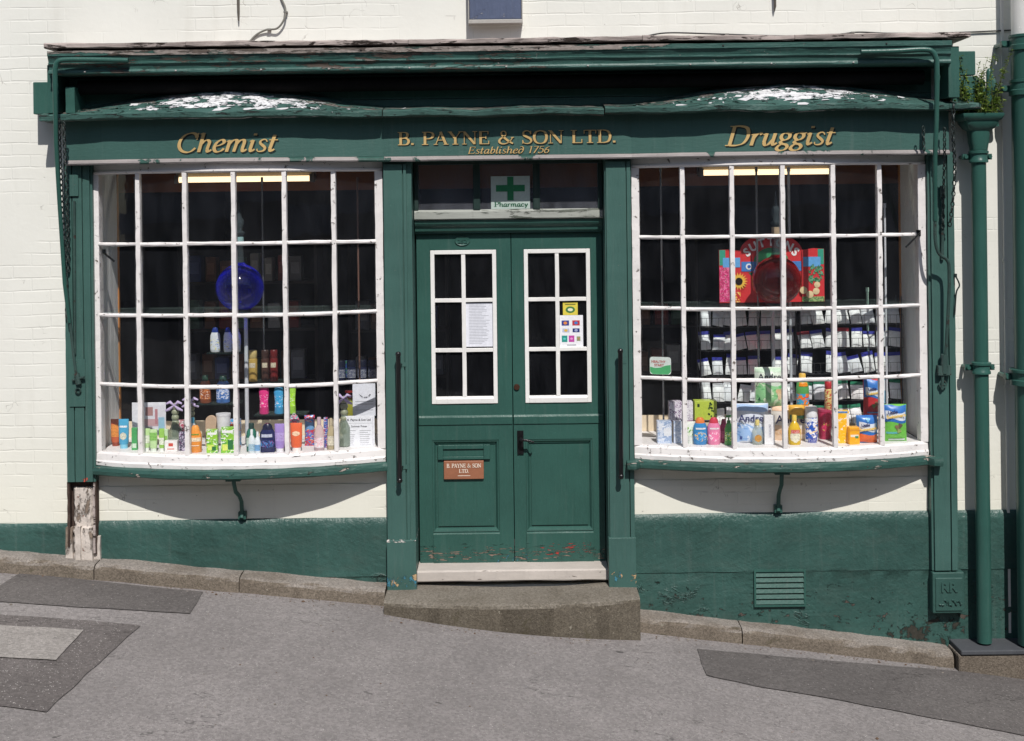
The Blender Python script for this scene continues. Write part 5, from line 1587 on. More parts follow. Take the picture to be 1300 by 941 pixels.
mb = MB(); mb.prism([(.02 * math.cos(t) * 1.0 - W * .215, H1 * .67 + .02 * math.sin(t)) for t in lin(0, 6.0, 16)], -0.0095, -0.0078); mb.build('white_circle', plain((236, 238, 240)), o, up=False)
mb = MB(); mb.prism([(.011 * math.cos(t) - W * .213, H1 * .67 + .011 * math.sin(t)) for t in lin(0, 6.0, 16)], -0.0110, -0.0097); mb.build('blue_dot', plain((50, 100, 190)), o, up=False)
word = 'SUTTONS'
mbw = None
for i, ch in enumerate(word):
    a = math.radians(148 - 116 * i / 6)
    rx, rz_ = W * .245, (H2 - H1 * .80)
    text_obj(ch, 0.075, plain((240, 238, 236)), 'arched_letter', o, (rx * math.cos(a), -0.0065, H1 * .74 + rz_ * .78 * math.sin(a) - 0.02), rot=(math.pi / 2, math.radians((i - 3) * 13), 0), bold=0.003)
mb = MB(); mb.prism([(W * .17 * math.cos(t), H1 * .72 + H1 * .30 * math.sin(t)) for t in lin(0.1, math.pi - .1, 16)], -0.0072, -0.0045); mb.build('green_arc', plain((40, 140, 90), .5), o, up=False)
mb = MB(); mb.prism([(-W * .22, H1 * .56), (0, H1 * .10), (W * .22, H1 * .56)], -0.0060, -0.0045); mb.build('green_wedge', plain((20, 110, 70), .5), o, up=False)
# flowers on the left panel
mb = MB()
cxf, czf = -W * .315, H1 * .40
for i in range(18):
    a = 2 * math.pi * i / 18
    c_, s_ = math.cos(a), math.sin(a)
    mb.add([(cxf + .024 * c_ - .009 * s_, -.0225, czf + .024 * s_ + .009 * c_), (cxf + .024 * c_ + .009 * s_, -.0225, czf + .024 * s_ - .009 * c_), (cxf + .060 * c_, -.0235, czf + .060 * s_)], [(0, 1, 2)])
mb.lathe([(0.001, 0), (.034, 0), (.034, .003), (0.001, .003)], (0, 0, 0), 20)
nv = len(mb.v)
mb.v[-80:] = [(cxf + x_, -.0215 - z_ * .4, czf + y_) for x_, y_, z_ in mb.v[-80:]]
mb.build('sunflower_petals', plain((240, 190, 40)), o, up=False)
mb = MB(); mb.prism([(cxf + .024 * math.cos(t), czf + .024 * math.sin(t)) for t in lin(0, 6.0, 18)], -0.0265, -0.0242); mb.build('sunflower_centre', plain((30, 18, 14)), o, up=False)
mb = MB(); mb.box(-W * .497, -W * .375, -0.0205, -0.0178, H1 * .02, H1 * .66)
mb.build('pink_flowers', printed((200, 40, 110), (235, 120, 165), (60, 110, 50), 60.0, .5), o, up=False)
mb = MB(); mb.box(-W * .374, -W * .30, -0.0205, -0.0178, H1 * .01, H1 * .2)
mb.build('small_flowers', printed((190, 40, 40), (240, 200, 90), (240, 230, 190), 60.0, .55), o, up=False)
rnd = random.Random(5)
mb = MB()
for i in range(26):
    u, v = W * rnd.uniform(.36, .48), H1 * rnd.uniform(.36, .66)
    a, r = rnd.uniform(0, 6.28), rnd.uniform(.012, .026)
    mb.add([(u + r * math.cos(a), -.0205 - i * .00006, v + r * math.sin(a)), (u + r * .5 * math.cos(a + 1.8), -.0205 - i * .00006, v + r * .5 * math.sin(a + 1.8)), (u - r * math.cos(a), -.0205 - i * .00006, v - r * math.sin(a)), (u + r * .5 * math.cos(a - 1.8), -.0205 - i * .00006, v + r * .5 * math.sin(a - 1.8))], [(0, 1, 2, 3)])
mb.build('cabbage_leaves', printed((46, 110, 74), (110, 165, 130), (30, 80, 50), 60.0, .5), o, up=False)
mb = MB(); mb.box(W * .29, W * .497, -0.0196, -0.0178, 0.002, H1 * .1); mb.build('green_leaf_strip', printed((90, 130, 80), (160, 180, 120), (60, 100, 60)), o, up=False)
mb = MB()
for (u, v, r) in ((.30, .22, .024), (.42, .20, .022), (.43, .32, .020), (.36, .14, .024)):
    mb.lathe([(.001, 0), (r * .8, 0), (r, .004), (r, .008), (.001, .012)], (0, 0, 0), 18)
    mb.v[-90:] = [(W * u + x_, -.018 - z_ * .6, H1 * v + y_) for x_, y_, z_ in mb.v[-90:]]
mb.build('parsnips', plain((226, 200, 150), .6), o, up=False)

# ---- sticker on the left of the right window
x, z = P(838, 464, -0.035)
rr = []
w2, h2, r = .068, .055, .016
for cx_2, cz_2, a0 in ((w2 - r, h2 - r, 0), (-w2 + r, h2 - r, 90), (-w2 + r, -h2 + r, 180), (w2 - r, -h2 + r, 270)):
    rr += [(cx_2 + r * math.cos(math.radians(a0 + t)), cz_2 + r * math.sin(math.radians(a0 + t))) for t in (0, 30, 60, 90)]
xs_ = P(838, 464, 0)[0]
o = MB().prism(rr, 0, 0.0015).build('window_sticker', plain((222, 232, 226), .4), up=False, loc=(x, bow(x, WR) + 0.022, z + ZC))
o.rotation_euler.z = -0.32
tag(o, 'rounded white and green sticker on glass of right window', 'sticker')
gpts = [p for p in rr if p[1] < -h2 * .25]
wave = [(-w2, -h2 * .15), (-w2 * .5, -h2 * .28), (0, -h2 * .22), (w2 * .5, h2 * .02), (w2, h2 * .12)]
MB().prism([(x_ * .97, z_ * .97) for x_, z_ in ([(w2, -h2 + r)] + wave[::-1] + [(-w2, -h2 + r), (-w2 + r, -h2), (w2 - r, -h2)])][::-1][::-1], -0.0008, 0.0002).build('green_wave', plain((70, 180, 110), .4), o, up=False)
text_obj('HEALTHY', 0.021, plain((196, 90, 84)), 'lettering', o, (-.012, -.0012, .018), bold=.0006)
text_obj('START', 0.021, plain((196, 90, 84)), 'lettering', o, (-.008, -.0012, -.004), bold=.0006)

# ---- right window goods
PEB = ((206, 216, 232), (150, 172, 205), (236, 240, 246), 38.0, .5)
carton((834, 852, 534, 562), PEB, 'pebble patterned pale blue tissue box, leftmost in right window', [(.08, .35, .6, .9, (228, 234, 244)), (.45, .95, .35, .7, (232, 236, 242))], dep=0.07)
carton((855, 865, 534, 562), ((212, 220, 234), (170, 188, 214), (236, 240, 246), 38.0, .5), 'narrow pale blue carton beside the pebble patterned box', dep=0.05)
carton((849, 865, 509, 534), ((226, 222, 230), (110, 80, 120), (176, 150, 186), 70.0, .54), 'purple flower patterned tissue box on the left pile', [(0, 1, 0, .05, (110, 50, 110))], Y=0.17, dep=0.07)
carton((866.5, 879, 509, 534), ((232, 230, 234), (190, 180, 196), (200, 196, 206), 40.0, .55), 'white tissue box left of the lime green box', [(0, 1, 0, .05, (150, 70, 130))], Y=0.17, dep=0.07)
o = carton((881, 909, 508, 533), (190, 212, 44), 'lime green tissue box with dark leaf print', [(0, 1, 0, .04, (90, 60, 110)), (.12, .22, .70, .86, (40, 60, 40))], Y=0.17, dep=0.08)
x_, y_, W_, H_, z_ = spot(881, 909, 508, 533, Y=0.17)
rnd = random.Random(8); mb = MB()
for i in range(16):
    u, v, r = W_ * rnd.uniform(.12, .46), H_ * rnd.uniform(.15, .9), .006
    mb.add([(u + r * math.cos(a), -.0418, v + r * math.sin(a)) for a in lin(0, 5.5, 8)], [tuple(range(9))])
mb.build('leaf_print', plain((70, 100, 40)), o, up=False)
carton((849, 909, 534, 562), M['creamboard'], 'low cream step supporting the tissue boxes', Y=0.20, dep=0.12, name='display_step', cat='step', patches=[(.02, .98, .05, .95, (214, 198, 172))])
goods('tube', (871, 883, 535, 563), (230, 236, 226), (225, 232, 222), 'white tube with green leaf left of the blue bottle', (.35, .75, ((230, 236, 226), (110, 170, 80), (190, 215, 120), 40.0, .52)), 'tube', 'tube')
goods('family', (880, 898, 530, 564), (36, 140, 205), (235, 125, 35), 'blue bottle with orange cap in right window', (.14, .5, ((36, 140, 205), (240, 190, 80), (190, 225, 240), 60.0, .55), 'oval', 55), bands=[(.58, .64, (235, 240, 245))])
goods('family', (898, 915, 530, 564), (240, 130, 175), (215, 45, 75), 'pink bottle with red cap right of the blue bottle', (.14, .5, ((240, 130, 175), (250, 225, 235), (230, 90, 140), 60.0, .55), 'oval', 55), bands=[(.58, .64, (250, 235, 240))])
goods('family', (914, 924, 532, 562), (190, 50, 115), (170, 40, 90), 'magenta bottle between pink bottle and green pump bottle', (.2, .5, (215, 90, 145)))
goods('pump', (920, 931, 527, 565), (70, 170, 70), (45, 130, 55), 'bright green pump bottle left of the tissue packs', (.15, .45, ((70, 170, 70), (220, 235, 120), (230, 240, 230), 60.0, .5)))
NAVY = (46, 52, 110)
pouch((934, 976, 512, 563), (226, 233, 246), 'blue and white toilet tissue pack at the front', [(.02, .98, .03, .48, ((160, 195, 240), (220, 232, 250), (120, 165, 225), 14.0, .5), .06), (.02, .98, .82, .98, (170, 200, 240), .02), (.10, .17, .12, .2, (60, 90, 160), 0)], [('Andrex', .50, .58, .062, NAVY, 0)], dep=0.09, Y=0.02)
pouch((958, 997, 466, 516), (224, 238, 220), 'green and white toilet tissue pack standing above the others', [(.02, .98, .02, .58, ((150, 210, 150), (215, 235, 200), (110, 190, 120), 12.0, .5), .05), (.02, .98, .88, .98, (200, 228, 200), 0)], [('Andrex', .52, .70, .058, (36, 40, 60), 0), ('4', .12, .16, .034, (40, 90, 60), 0)], dep=0.09, Y=0.10, spots=[(.78, .38, .12, (226, 190, 140)), (.80, .28, .10, (236, 208, 165))])
pouch((979, 1032, 514, 563), (240, 232, 222), 'beige and white toilet tissue pack partly hidden by a canister', [(.02, .98, .03, .45, ((236, 205, 175), (246, 232, 216), (220, 180, 140), 12.0, .5), .05), (.02, .98, .86, .98, (246, 205, 170), .0)], [('Andrex', .50, .56, .074, NAVY, 0)], dep=0.09, Y=0.10, spots=[(.28, .3, .10, (230, 180, 130))])
goods('neck', (955, 968.5, 533, 564), (226, 222, 190), (228, 208, 120), 'clear bottle with a yellow cap before the blue tissue pack', (.12, .42, (206, 150, 70), 'oval', 40), bodymat=clear_plastic((214, 222, 214), 0.4))
carton((970, 983, 527, 564), (238, 238, 240), 'slim white carton with grey print before the tissue packs', [(.42, .66, .25, .7, ((215, 215, 220), (150, 150, 160), (190, 190, 200), 200.0, .5))], dep=0.04)
goods('neck', (1001, 1016.5, 527, 564), (228, 190, 50), (240, 205, 70), 'golden oil bottle with a white oval label', (.08, .5, (240, 236, 210), 'oval', 52), bands=[(.40, .52, (205, 60, 50))], bodymat=clear_plastic((238, 200, 50), 0.75))
pouch((1001, 1022, 514, 532), (238, 180, 40), 'small golden pack lying on the beige tissue pack', [(.05, .95, .0, .3, (60, 120, 80), .02)], Y=0.03, dep=0.05)
goods('jar', (1022, 1038, 516, 561), (232, 236, 240), (232, 234, 238), 'white and blue talc canister with a white cap', (.02, .70, ((40, 90, 190), (240, 240, 245), (236, 205, 150), 26.0, .52), None, 75), 'canister', 'canister', bands=[(.0, .14, (40, 60, 160))])
goods('shampoo', (1011, 1027, 474, 516), (84, 170, 84), (240, 190, 50), 'green and orange novelty bubble bath bottle with yellow cap', (.08, .40, ((60, 160, 200), (235, 130, 40), (230, 60, 60), 30.0, .5), None, 80), Y=0.06, bands=[(.0, .07, (240, 140, 30)), (.62, .74, (245, 150, 40))])
goods('cup', (1038, 1057, 519, 557), (206, 40, 92), (190, 60, 100), 'magenta gift tub with gold print right of the canister', (.25, .62, ((206, 40, 92), (206, 160, 80), (225, 90, 130), 45.0, .55), 'oval', 45), 'tub', 'tub')
goods('can', (1047, 1058, 484, 520), ((214, 192, 120), (190, 50, 50), (236, 225, 180), 50.0, .52), (196, 40, 50), 'cream and red tall tin above the magenta tub', None, 'tin', 'tin', Y=0.10)
carton((1038, 1076, 521, 563), M['gshelf'], 'clear plastic stand around the magenta tub', Y=0.16, dep=0.06, name='plastic_stand', cat='stand', patches=[(.0, .06, 0, 1, (205, 205, 214)), (.94, 1, 0, 1, (205, 205, 214))])
carton((1058, 1077, 521, 562), ((248, 190, 40), (250, 240, 225), (250, 215, 110), 22.0, .56), 'yellow carton with white blobs right of the magenta tub', [(0, .9, .93, .99, (90, 140, 200)), (.84, 1, .0, .92, (244, 236, 222))], dep=0.05)
carton((1077, 1090, 542, 564), ((246, 176, 36), (250, 200, 70), (240, 160, 40), 30.0, .6), 'small square amber box in front of the yellow carton', [(.12, .88, .45, .58, (245, 235, 215)), (.55, .86, .38, .50, (60, 150, 90)), (.0, 1, .84, .88, (225, 150, 30))], dep=0.06)
BLU, GLD = (42, 120, 205), (250, 205, 60)
pouch((1087, 1114, 527, 562), BLU, 'blue and orange nappy pack, lowest of the three', [(.02, .98, .02, .32, (238, 110, 40), .03), (.10, .92, .44, .74, (226, 236, 250), .04)], [('Little', .38, .62, .026, NAVY, .12), ('Swimmers', .5, .48, .0255, GLD, .14)], dep=0.06, spots=[(.5, .86, .10, (110, 190, 235))])
pouch((1096, 1122, 480, 529), (200, 36, 44), 'red and blue nappy pack stacked above the orange one', [(.02, .98, .50, .97, BLU, .03), (.08, .94, .56, .74, (226, 236, 250), .04), (.15, .85, .10, .14, (90, 130, 200), 0)], [('Little', .38, .70, .026, NAVY, .12), ('Swimmers', .5, .60, .0255, GLD, .14)], dep=0.06, Y=0.12, spots=[(.45, .3, .1, (120, 140, 80)), (.6, .36, .1, (160, 110, 70))])
pouch((1121, 1151, 513, 560), (110, 200, 60), 'green and blue nappy pack at right end of right window', [(.02, .98, .52, .98, BLU, .03), (.08, .94, .60, .80, (226, 236, 250), .04), (.1, .6, .22, .27, (90, 190, 190), 0), (.2, .9, .03, .08, (230, 240, 235), 0)], [('Little', .36, .76, .030, NAVY, .12), ('Swimmers', .5, .66, .029, GLD, .14)], dep=0.06, spots=[(.55, .40, .10, (140, 110, 80)), (.68, .44, .09, (110, 90, 70)), (.62, .30, .09, (150, 170, 90))])
carton((1119, 1127, 479, 512), (120, 190, 220), 'light blue card behind the red nappy pack', [(.2, .8, .5, .9, (225, 235, 240))], Y=0.16, dep=0.02)

# ---- wire racks full of white packets
rnd = random.Random(11)
def rack(px0, px1, tiers, Y, label, cols, hdr, pretag):
    x0 = P(px0, 450, Y)[0]; x1 = P(px1, 450, Y)[0]
    d = (Y - CAM_Y) / F
    ztop = P((px0 + px1) / 2, tiers[0][0] - 12, Y)[1]
    o = empty('wire_rack', ((x0 + x1) / 2, Y, FLOOR + ZC))
    tag(o, label, 'wire rack')
    xm = (x0 + x1) / 2
    L = lambda p: (p[0] - xm, p[1] - Y, p[2] - FLOOR)
    mb = MB()
    for x in (x0, x1):
        for y in (Y, Y + .12):
            mb.tube([L((x, y, FLOOR)), L((x, y, ztop))], .004, 6)
    mb.build('frame', 'wire', o, up=False)
    names = ('top', 'second', 'third', 'fourth', 'lowest')
    ords = ('first', 'second', 'third', 'fourth', 'fifth', 'sixth', 'seventh', 'eighth', 'ninth', 'tenth')
    for ti, (yt, yb) in enumerate(tiers):
        zb = P((px0 + px1) / 2, yb, Y)[1]
        hgt = (yb - yt) * d
        mb = MB()
        for zz in (zb - .004, zb + hgt * .5):
            mb.tube([L((x0, Y - .03, zz)), L((x1, Y - .03, zz))], .0016, 5)
        mb.tube([L((x0, Y + .1, zb - .004)), L((x1, Y + .1, zb - .004))], .0016, 5)
        nb = cols * 2
        for i in range(nb + 1):
            x = x0 + (x1 - x0) * i / nb
            mb.tube([L((x, Y + .1, zb - .003)), L((x, Y - .031, zb - .003)), L((x, Y - .031, zb + hgt * .5))], .0011, 4)
        mb.build('basket', 'wire', o, up=False)
        for i in range(cols):
            x = x0 + (x1 - x0) * (i + .5) / cols
            w_ = (x1 - x0) / cols * rnd.uniform(.84, 1.0)
            h_ = hgt * rnd.uniform(.82, 1.04)
            if rnd.random() < .06: continue
            mb = MB()
            n = 6
            sk = rnd.uniform(-.012, .012)
            for side in (-1, 1):
                vs = []
                for j in range(n + 1):
                    for q in range(n + 1):
                        u, v = q / n, j / n
                        b_ = (1 - abs(2 * u - 1) ** 3) * (1 - abs(2 * v - 1) ** 4)
                        vs.append(((u - .5) * w_ + sk * v, side * (.012 * b_ + .001) + .003 * noise.noise(Vector((u * 4 + i, v * 4 + ti, side))), v * h_ * .84))
                mb.add(vs, [(j * (n + 1) + q, j * (n + 1) + q + 1, (j + 1) * (n + 1) + q + 1, (j + 1) * (n + 1) + q) for j in range(n) for q in range(n)])
            c = hdr(ti, i)
            wh = rnd.choice([(246, 246, 248), (250, 250, 250), (236, 238, 244)])
            p = mb.build('packet', plain(wh, .5), up=False, smooth=60, loc=(x, Y + rnd.uniform(0, .03), zb + ZC))
            p.rotation_euler = (rnd.uniform(-.28, -.05), rnd.gauss(0, .08), rnd.gauss(0, .12))
            cn = {(44, 50, 160): 'blue', (180, 30, 50): 'red', (30, 130, 95): 'green', (230, 231, 236): 'white'}[c]
            tag(p, '%s-topped white packet, %s from left in %s tier of %s rack' % (cn, ords[i], names[ti], pretag), 'packet', 'white packets in the wire racks')
            mb = MB()
            mb.box(-w_ / 2 + sk, w_ / 2 + sk, -.006, .006, h_ * .82, h_)
            mb.build('header', plain(c, .5), p, up=False)
def hdr1(t, i):
    if t == 0: return (230, 231, 236)
    if t >= 3: return (30, 130, 95)
    if rnd.random() < .12: return (180, 30, 50)
    return (44, 50, 160)
TI = [(392, 414), (420, 444), (450, 476), (484, 510), (516, 540)]
rack(889, 1011, TI, .40, 'narrow wire rack of white packets behind the tissue packs', 8, lambda t, i: (230, 231, 236) if t in (0, 3, 4) else (44, 50, 160), 'the narrow wire')
rack(1016, 1145, [(a - 3, b - 3) for a, b in TI], .36, 'wide wire rack of white packets at right of right window', 8, hdr1, 'the wide wire')

# ---- dark goods further in, right part of the left window
sh = shelf(424, 482, 486, .50, .68, 'dim glass shelf under the navy jars behind price list')
for i, nm in enumerate(('first', 'second', 'third', 'fourth')):
    o = goods('jar', (427 + 13.5 * i, 439 + 13.5 * i, 458, 485), (30, 36, 66), (24, 28, 50), '%s navy jar from left on the dim shelf behind notices' % nm, (.2, .6, (46, 54, 96)), 'jar', 'jar', Y=.56, group='navy jars on the dim shelf')
    o.location.z = sh + ZC
for i, nm in enumerate(('left', 'right')):
    o = goods('pump', (436 + 21 * i, 452 + 21 * i, 496, 532), (150, 150, 30), (150, 40, 34), '%s of two dull yellow bottles with red caps in shade' % nm, None, Y=.44)
carton((432, 450, 462, 484), ((40, 70, 130), (60, 120, 80), (50, 60, 110), 30., .5), 'dim blue green carton beside the navy jars', Y=.74, dep=.04).location.z = sh + ZC

# ---- lit tubes under the ceiling
def tube_light(px0, px1, py, Y, label):
    x0, z = P(px0, py, Y); x1, z1 = P(px1, py, Y); z = (z + z1) / 2
    o = empty('fluorescent_light', ((x0 + x1) / 2, Y, z + ZC)); tag(o, label, 'light')
    m, nt, b = new_mat('lit_tube')
    b.inputs['Emission Color'].default_value = (1.0, .74, .43, 1)
    b.inputs['Emission Strength'].default_value = 1.9
    b.inputs['Base Color'].default_value = (.8, .7, .5, 1)
    L = (x1 - x0) / 2
    MB().tube([(-L + .03, 0, 0), (L - .03, 0, 0)], .019, 14).build('tube', m, o, up=False, smooth=60)
    MB().box(-L, L, .03, .09, -.012, .06).build('housing', plain((160, 150, 135), .5), o, up=False)
    for s in (-1, 1):
        MB().box(min(s * L, s * (L - .03)), max(s * L, s * (L - .03)), -.022, .03, -.026, .03).build('end_cap', plain((120, 112, 102), .5), o, up=False)
tube_light(222, 399, 227.5, .62, 'lit fluorescent tube in top of left window')
tube_light(887, 1060, 218.5, .62, 'lit fluorescent tube in top of right window')

# ---- dim shop shelving behind
def shelving(x0, x1, y, zs, label, seed):
    o = empty('shelf_unit', ((x0 + x1) / 2, y, ZC - 2.7)); tag(o, label, 'shelving')
    xm = (x0 + x1) / 2
    for x in (x0, x1):
        MB().box(x - xm - .012, x - xm + .012, 0, .3, 0, 2.4).build('upright', plain((60, 52, 46), .7), o, up=False)
    for z in zs:
        MB().box(x0 - xm + .013, x1 - xm - .013, 0, .3, z + 2.7 - .02, z + 2.7).build('shelf', plain((64, 56, 50), .7), o, up=False)
    r = random.Random(seed)
    k_ = 0
    pal = [('red', (176, 70, 60)), ('blue', (84, 104, 170)), ('grey', (150, 150, 158)), ('white', (205, 202, 198)), ('brown', (160, 108, 76)), ('green', (94, 136, 104))]
    cnt = {}
    for zi, z in enumerate(zs):
        x = x0 + .04
        while x < x1 - .12:
            w_ = r.uniform(.06, .12); h_ = r.uniform(.14, .24)
            nm, c = r.choice(pal)
            key = (nm, zi); cnt[key] = cnt.get(key, 0) + 1
            b_ = MB().box(-w_ / 2, w_ / 2, -.06, .06, 0, h_).build('carton', plain(c, .6), up=False, bevel=.003, loc=(x + w_ / 2, y + .1, z + ZC + .001))
            MB().box(-w_ * .36, w_ * .36, -.0612, -.0595, h_ * .3, h_ * .75).build('label', plain(tuple(min(255, q + 50) for q in c), .6), b_, up=False)
            tag(b_, '%s carton number %d of its colour on %s shelf of %s' % (nm, cnt[key], ('lowest', 'middle', 'upper', 'top')[zi], label.split(' behind')[0].replace('dim ', 'the ')), 'box', 'cartons on the dim shop shelves')
            x += w_ + r.uniform(.01, .05)
shelving(-2.62, -1.55, 1.9, [-1.35, -.95, -.58], 'dim dark shelf unit behind left window', 3)
shelving(-1.35, -.55, 2.4, [-1.40, -1.02], 'dim low shelf unit behind the price list', 4)
shelving(.85, 1.5, 2.3, [-1.38, -1.0], 'dim low shelf unit behind the white and green sticker', 6)

# ------------------------------------------------------------------ notices on the doors
def sheet(px0, px1, py0, py1, Y, col, label, name, cat):
    X0, Z1 = P(px0, py0, Y); X1, Z0 = P(px1, py1, Y)
    o = MB().box(0, X1 - X0, 0, .0012, 0, Z1 - Z0).build(name, plain(col, .6), up=False, loc=(X0, Y, Z0 + ZC))
    tag(o, label, cat)
    return o, X1 - X0, Z1 - Z0
YD = 0.1660
o, W, H = sheet(591, 626, 385, 440, YD, (226, 228, 238), 'white sheet of small print in glass of left door', 'notice', 'notice')
mb = MB(); rnd = random.Random(3)
for i in range(26):
    z = H * (.95 - i * .035)
    mb.box(W * .12, W * rnd.uniform(.6, .9), -.0004, .0004, z, z + .0022)
mb.build('printed_lines', 'inkgrey', o, up=False)
o, W, H = sheet(714.5, 733.5, 384, 400, YD, (226, 206, 40), 'yellow sticker in glass of right door', 'window_sticker', 'sticker')
mb = MB().prism([(W * .5 + W * .32 * math.cos(t), H * .42 + H * .26 * math.sin(t)) for t in lin(0, 6.0, 18)], -.0006, .0004); mb.build('green_emblem', plain((70, 130, 70)), o, up=False)
mb = MB().prism([(W * .5 + W * .18 * math.cos(t), H * .42 + H * .12 * math.sin(t)) for t in lin(0, 6.0, 14)], -.0012, -.0004); mb.build('white_emblem', plain((235, 235, 200)), o, up=False)
mb = MB(); mb.box(W * .15, W * .85, -.0006, .0004, H * .80, H * .88); mb.build('printed_lines', plain((120, 120, 50)), o, up=False)
o, W, H = sheet(710.5, 740.5, 400.5, 441, YD, (238, 238, 244), 'white payment card sticker with coloured logos in right door', 'window_sticker', 'sticker')
for (u, v, w_, h_, c, c2) in ((.24, .76, .32, .16, (60, 70, 150), (235, 140, 50)), (.70, .76, .32, .16, (200, 50, 60), (60, 130, 210)), (.26, .53, .30, .12, (190, 196, 222), (226, 180, 60)), (.70, .53, .30, .12, (38, 52, 120), (160, 170, 210)), (.20, .27, .24, .20, (30, 150, 140), (90, 210, 200)), (.50, .27, .24, .20, (200, 70, 170), (235, 150, 215)), (.80, .27, .16, .14, (150, 160, 110), (200, 120, 90))):
    MB().box(W * (u - w_ / 2), W * (u + w_ / 2), -.0006, .0004, H * (v - h_ / 2), H * (v + h_ / 2)).build('card_logo', plain(c), o, up=False)
    MB().prism([(W * (u + w_ * .25 * math.cos(t)), H * v + W * w_ * .20 * math.sin(t)) for t in lin(0, 6, 12)], -.0012, -.0004).build('logo_mark', plain(c2), o, up=False)
MB().box(W * .3, W * .7, -.0006, .0004, H * .06, H * .09).build('printed_line', 'inkgrey', o, up=False)
# pharmacy sign hung in the fanlight
YS = 0.084
o, W, H = sheet(623, 673, 224, 265, YS, (176, 192, 185), 'white pharmacy sign with green cross above the doors', 'pharmacy_sign', 'sign')
MB().box(W * .42, W * .58, -.0016, .0002, H * .26, H * .98).build('green_cross', plain((14, 120, 74), .5), o, up=False)
MB().box(W * .13, W * .4195, -.0016, .0002, H * .53, H * .73).box(W * .5805, W * .87, -.0016, .0002, H * .53, H * .73).build('green_cross', plain((14, 120, 74), .5), o, up=False)
mb = MB(); letters(mb, 'Pharmacy', W * .08, W * .95, H * .07, H * .145, 0, lambda X, Z, off: (X, -.0008 - off, Z), 0, .085, .04, 0)
mb.build('lettering', plain((20, 90, 60), .5), o, up=False)

# ------------------------------------------------------------------ ironwork on the front
def rail(px0, py0, px1, py1, label):
    Y = -0.145
    x0, z0 = P(px0, py0, Y); x1, z1 = P(px1, py1, Y)
    o = MB().tube([(x0, Y, z0), (x1, Y, z1)], 0.0145, 14).build('grab_rail', 'iron', smooth=50); tag(o, label, 'grab rail')
    for t in (0.012, .988):
        MB().lathe([(.006, -.017), (.015, -.012), (.018, 0), (.015, .012), (.006, .017)], (x0 + (x1 - x0) * t, Y, z0 + (z1 - z0) * t), 14).build('end_knob', 'iron', o, smooth=60)
    for t in (.10, .90):
        x, z = x0 + (x1 - x0) * t, z0 + (z1 - z0) * t
        MB().tube([(x, Y, z), (x + .012, -0.079, z)], .008, 8).build('bracket', 'iron', o, smooth=50)
        MB().box(x - .012, x + .045, -.083, -.0795, z - .014, z + .014).build('back_plate', 'pilaster', o)
rail(505.5, 448, 507.5, 612, 'black vertical grab rail on pilaster left of the doors')
rail(787.5, 444, 788.5, 607, 'black vertical grab rail on pilaster right of the doors')

def bez(pts, n=8):
    P3 = [Vector(p) for p in pts]; out = []
    for i in range(len(P3) - 1):
        p0 = P3[i - 1] if i else P3[i] * 2 - P3[i + 1]
        p1, p2 = P3[i], P3[i + 1]
        p3 = P3[i + 2] if i + 2 < len(P3) else p2 * 2 - p1
        for k_ in range(n):
            t = k_ / n
            out.append(.5 * (2 * p1 + (p2 - p0) * t + (2 * p0 - 5 * p1 + 4 * p2 - p3) * t * t + (3 * p1 - p0 - 3 * p2 + p3) * t ** 3))
    return out + [P3[-1]]
def chain(pts, label, R=.0150, r=.0046):
    path = bez(pts, 14)
    L = [0]
    for a, b in zip(path, path[1:]): L.append(L[-1] + (b - a).length)
    step = R * 2.05
    n = int(L[-1] / step)
    mb = MB()
    for i in range(n):
        s = (i + .5) * step
        j = max(q for q in range(len(L) - 1) if L[q] <= s)
        t = (s - L[j]) / (L[j + 1] - L[j])
        c = path[j].lerp(path[j + 1], t)
        tan = (path[j + 1] - path[j]).normalized()
        q = tan.to_track_quat('Z', 'Y').to_matrix()
        m = q @ Matrix.Rotation(math.radians(90 * (i % 2) + 35), 3, 'Z')
        mb.torus(c, R, r, m, 10, 5, sq=.62)
    o = mb.build('chain', 'chain', smooth=60); tag(o, label, 'chain')
    return o
def X(px, py, Y):
    x, z = P(px, py, Y); return (x, Y, z)
# right awning crank: rod across the cornice, down, and the jointed handle
r_ = empty('awning_crank', X(1199, 480, -.10)); r_.location.z += ZC
tag(r_, 'long green awning crank rod with handle on right pilaster', 'awning crank')
def part(o, root):
    o.location = (-root.location.x, -root.location.y, -root.location.z); o.parent = root; return o
part(MB().tube(bez([X(1093, 66, -.315), X(1135, 65, -.32), X(1172, 63, -.33), X(1184, 66, -.335), X(1189, 76, -.335)], 6) + [Vector(X(1189.5, 100, -.33))], .017, 12).build('top_arm', 'pipe', smooth=50), r_)
part(MB().tube([X(1189.5, 96, -.33), X(1189.5, 104, -.33), X(1189, 150, -.335), X(1187, 200, -.30), X(1187, 280, -.22)], [.020, .016, .0145, .0145, .0145], 12).build('rod', 'pipe', smooth=50), r_)
part(MB().tube(bez([X(1187, 280, -.22), X(1187.5, 306, -.20), X(1192, 322, -.19), X(1202, 330, -.18), X(1205, 342, -.17), X(1204.5, 380, -.16), X(1200, 462, -.12)], 8), .0105, 10).build('handle_rod', 'oldiron', smooth=50), r_)
part(MB().tube([X(1199, 450, -.12), X(1198.5, 474, -.11)], .022, 10).tube([X(1197, 474, -.11), X(1196, 494, -.10)], .010, 8).box(P(1190, 480, -.1)[0], P(1206, 480, -.1)[0], -.125, -.08, P(1197, 476, -.1)[1], P(1197, 464, -.1)[1]).build('knuckle', 'oldiron', smooth=40), r_)
part(MB().torus(X(1197, 488, -.1), .022, .005, Matrix.Identity(3), 14, 6).build('hook', 'oldiron', smooth=50), r_)
chain([X(1210.5, 132, -.30), X(1210, 170, -.30), X(1212, 215, -.26), X(1209, 262, -.2), X(1205, 290, -.14)], 'dark chain hanging from cornice at right of the crank rod', 0.0165, .0052)
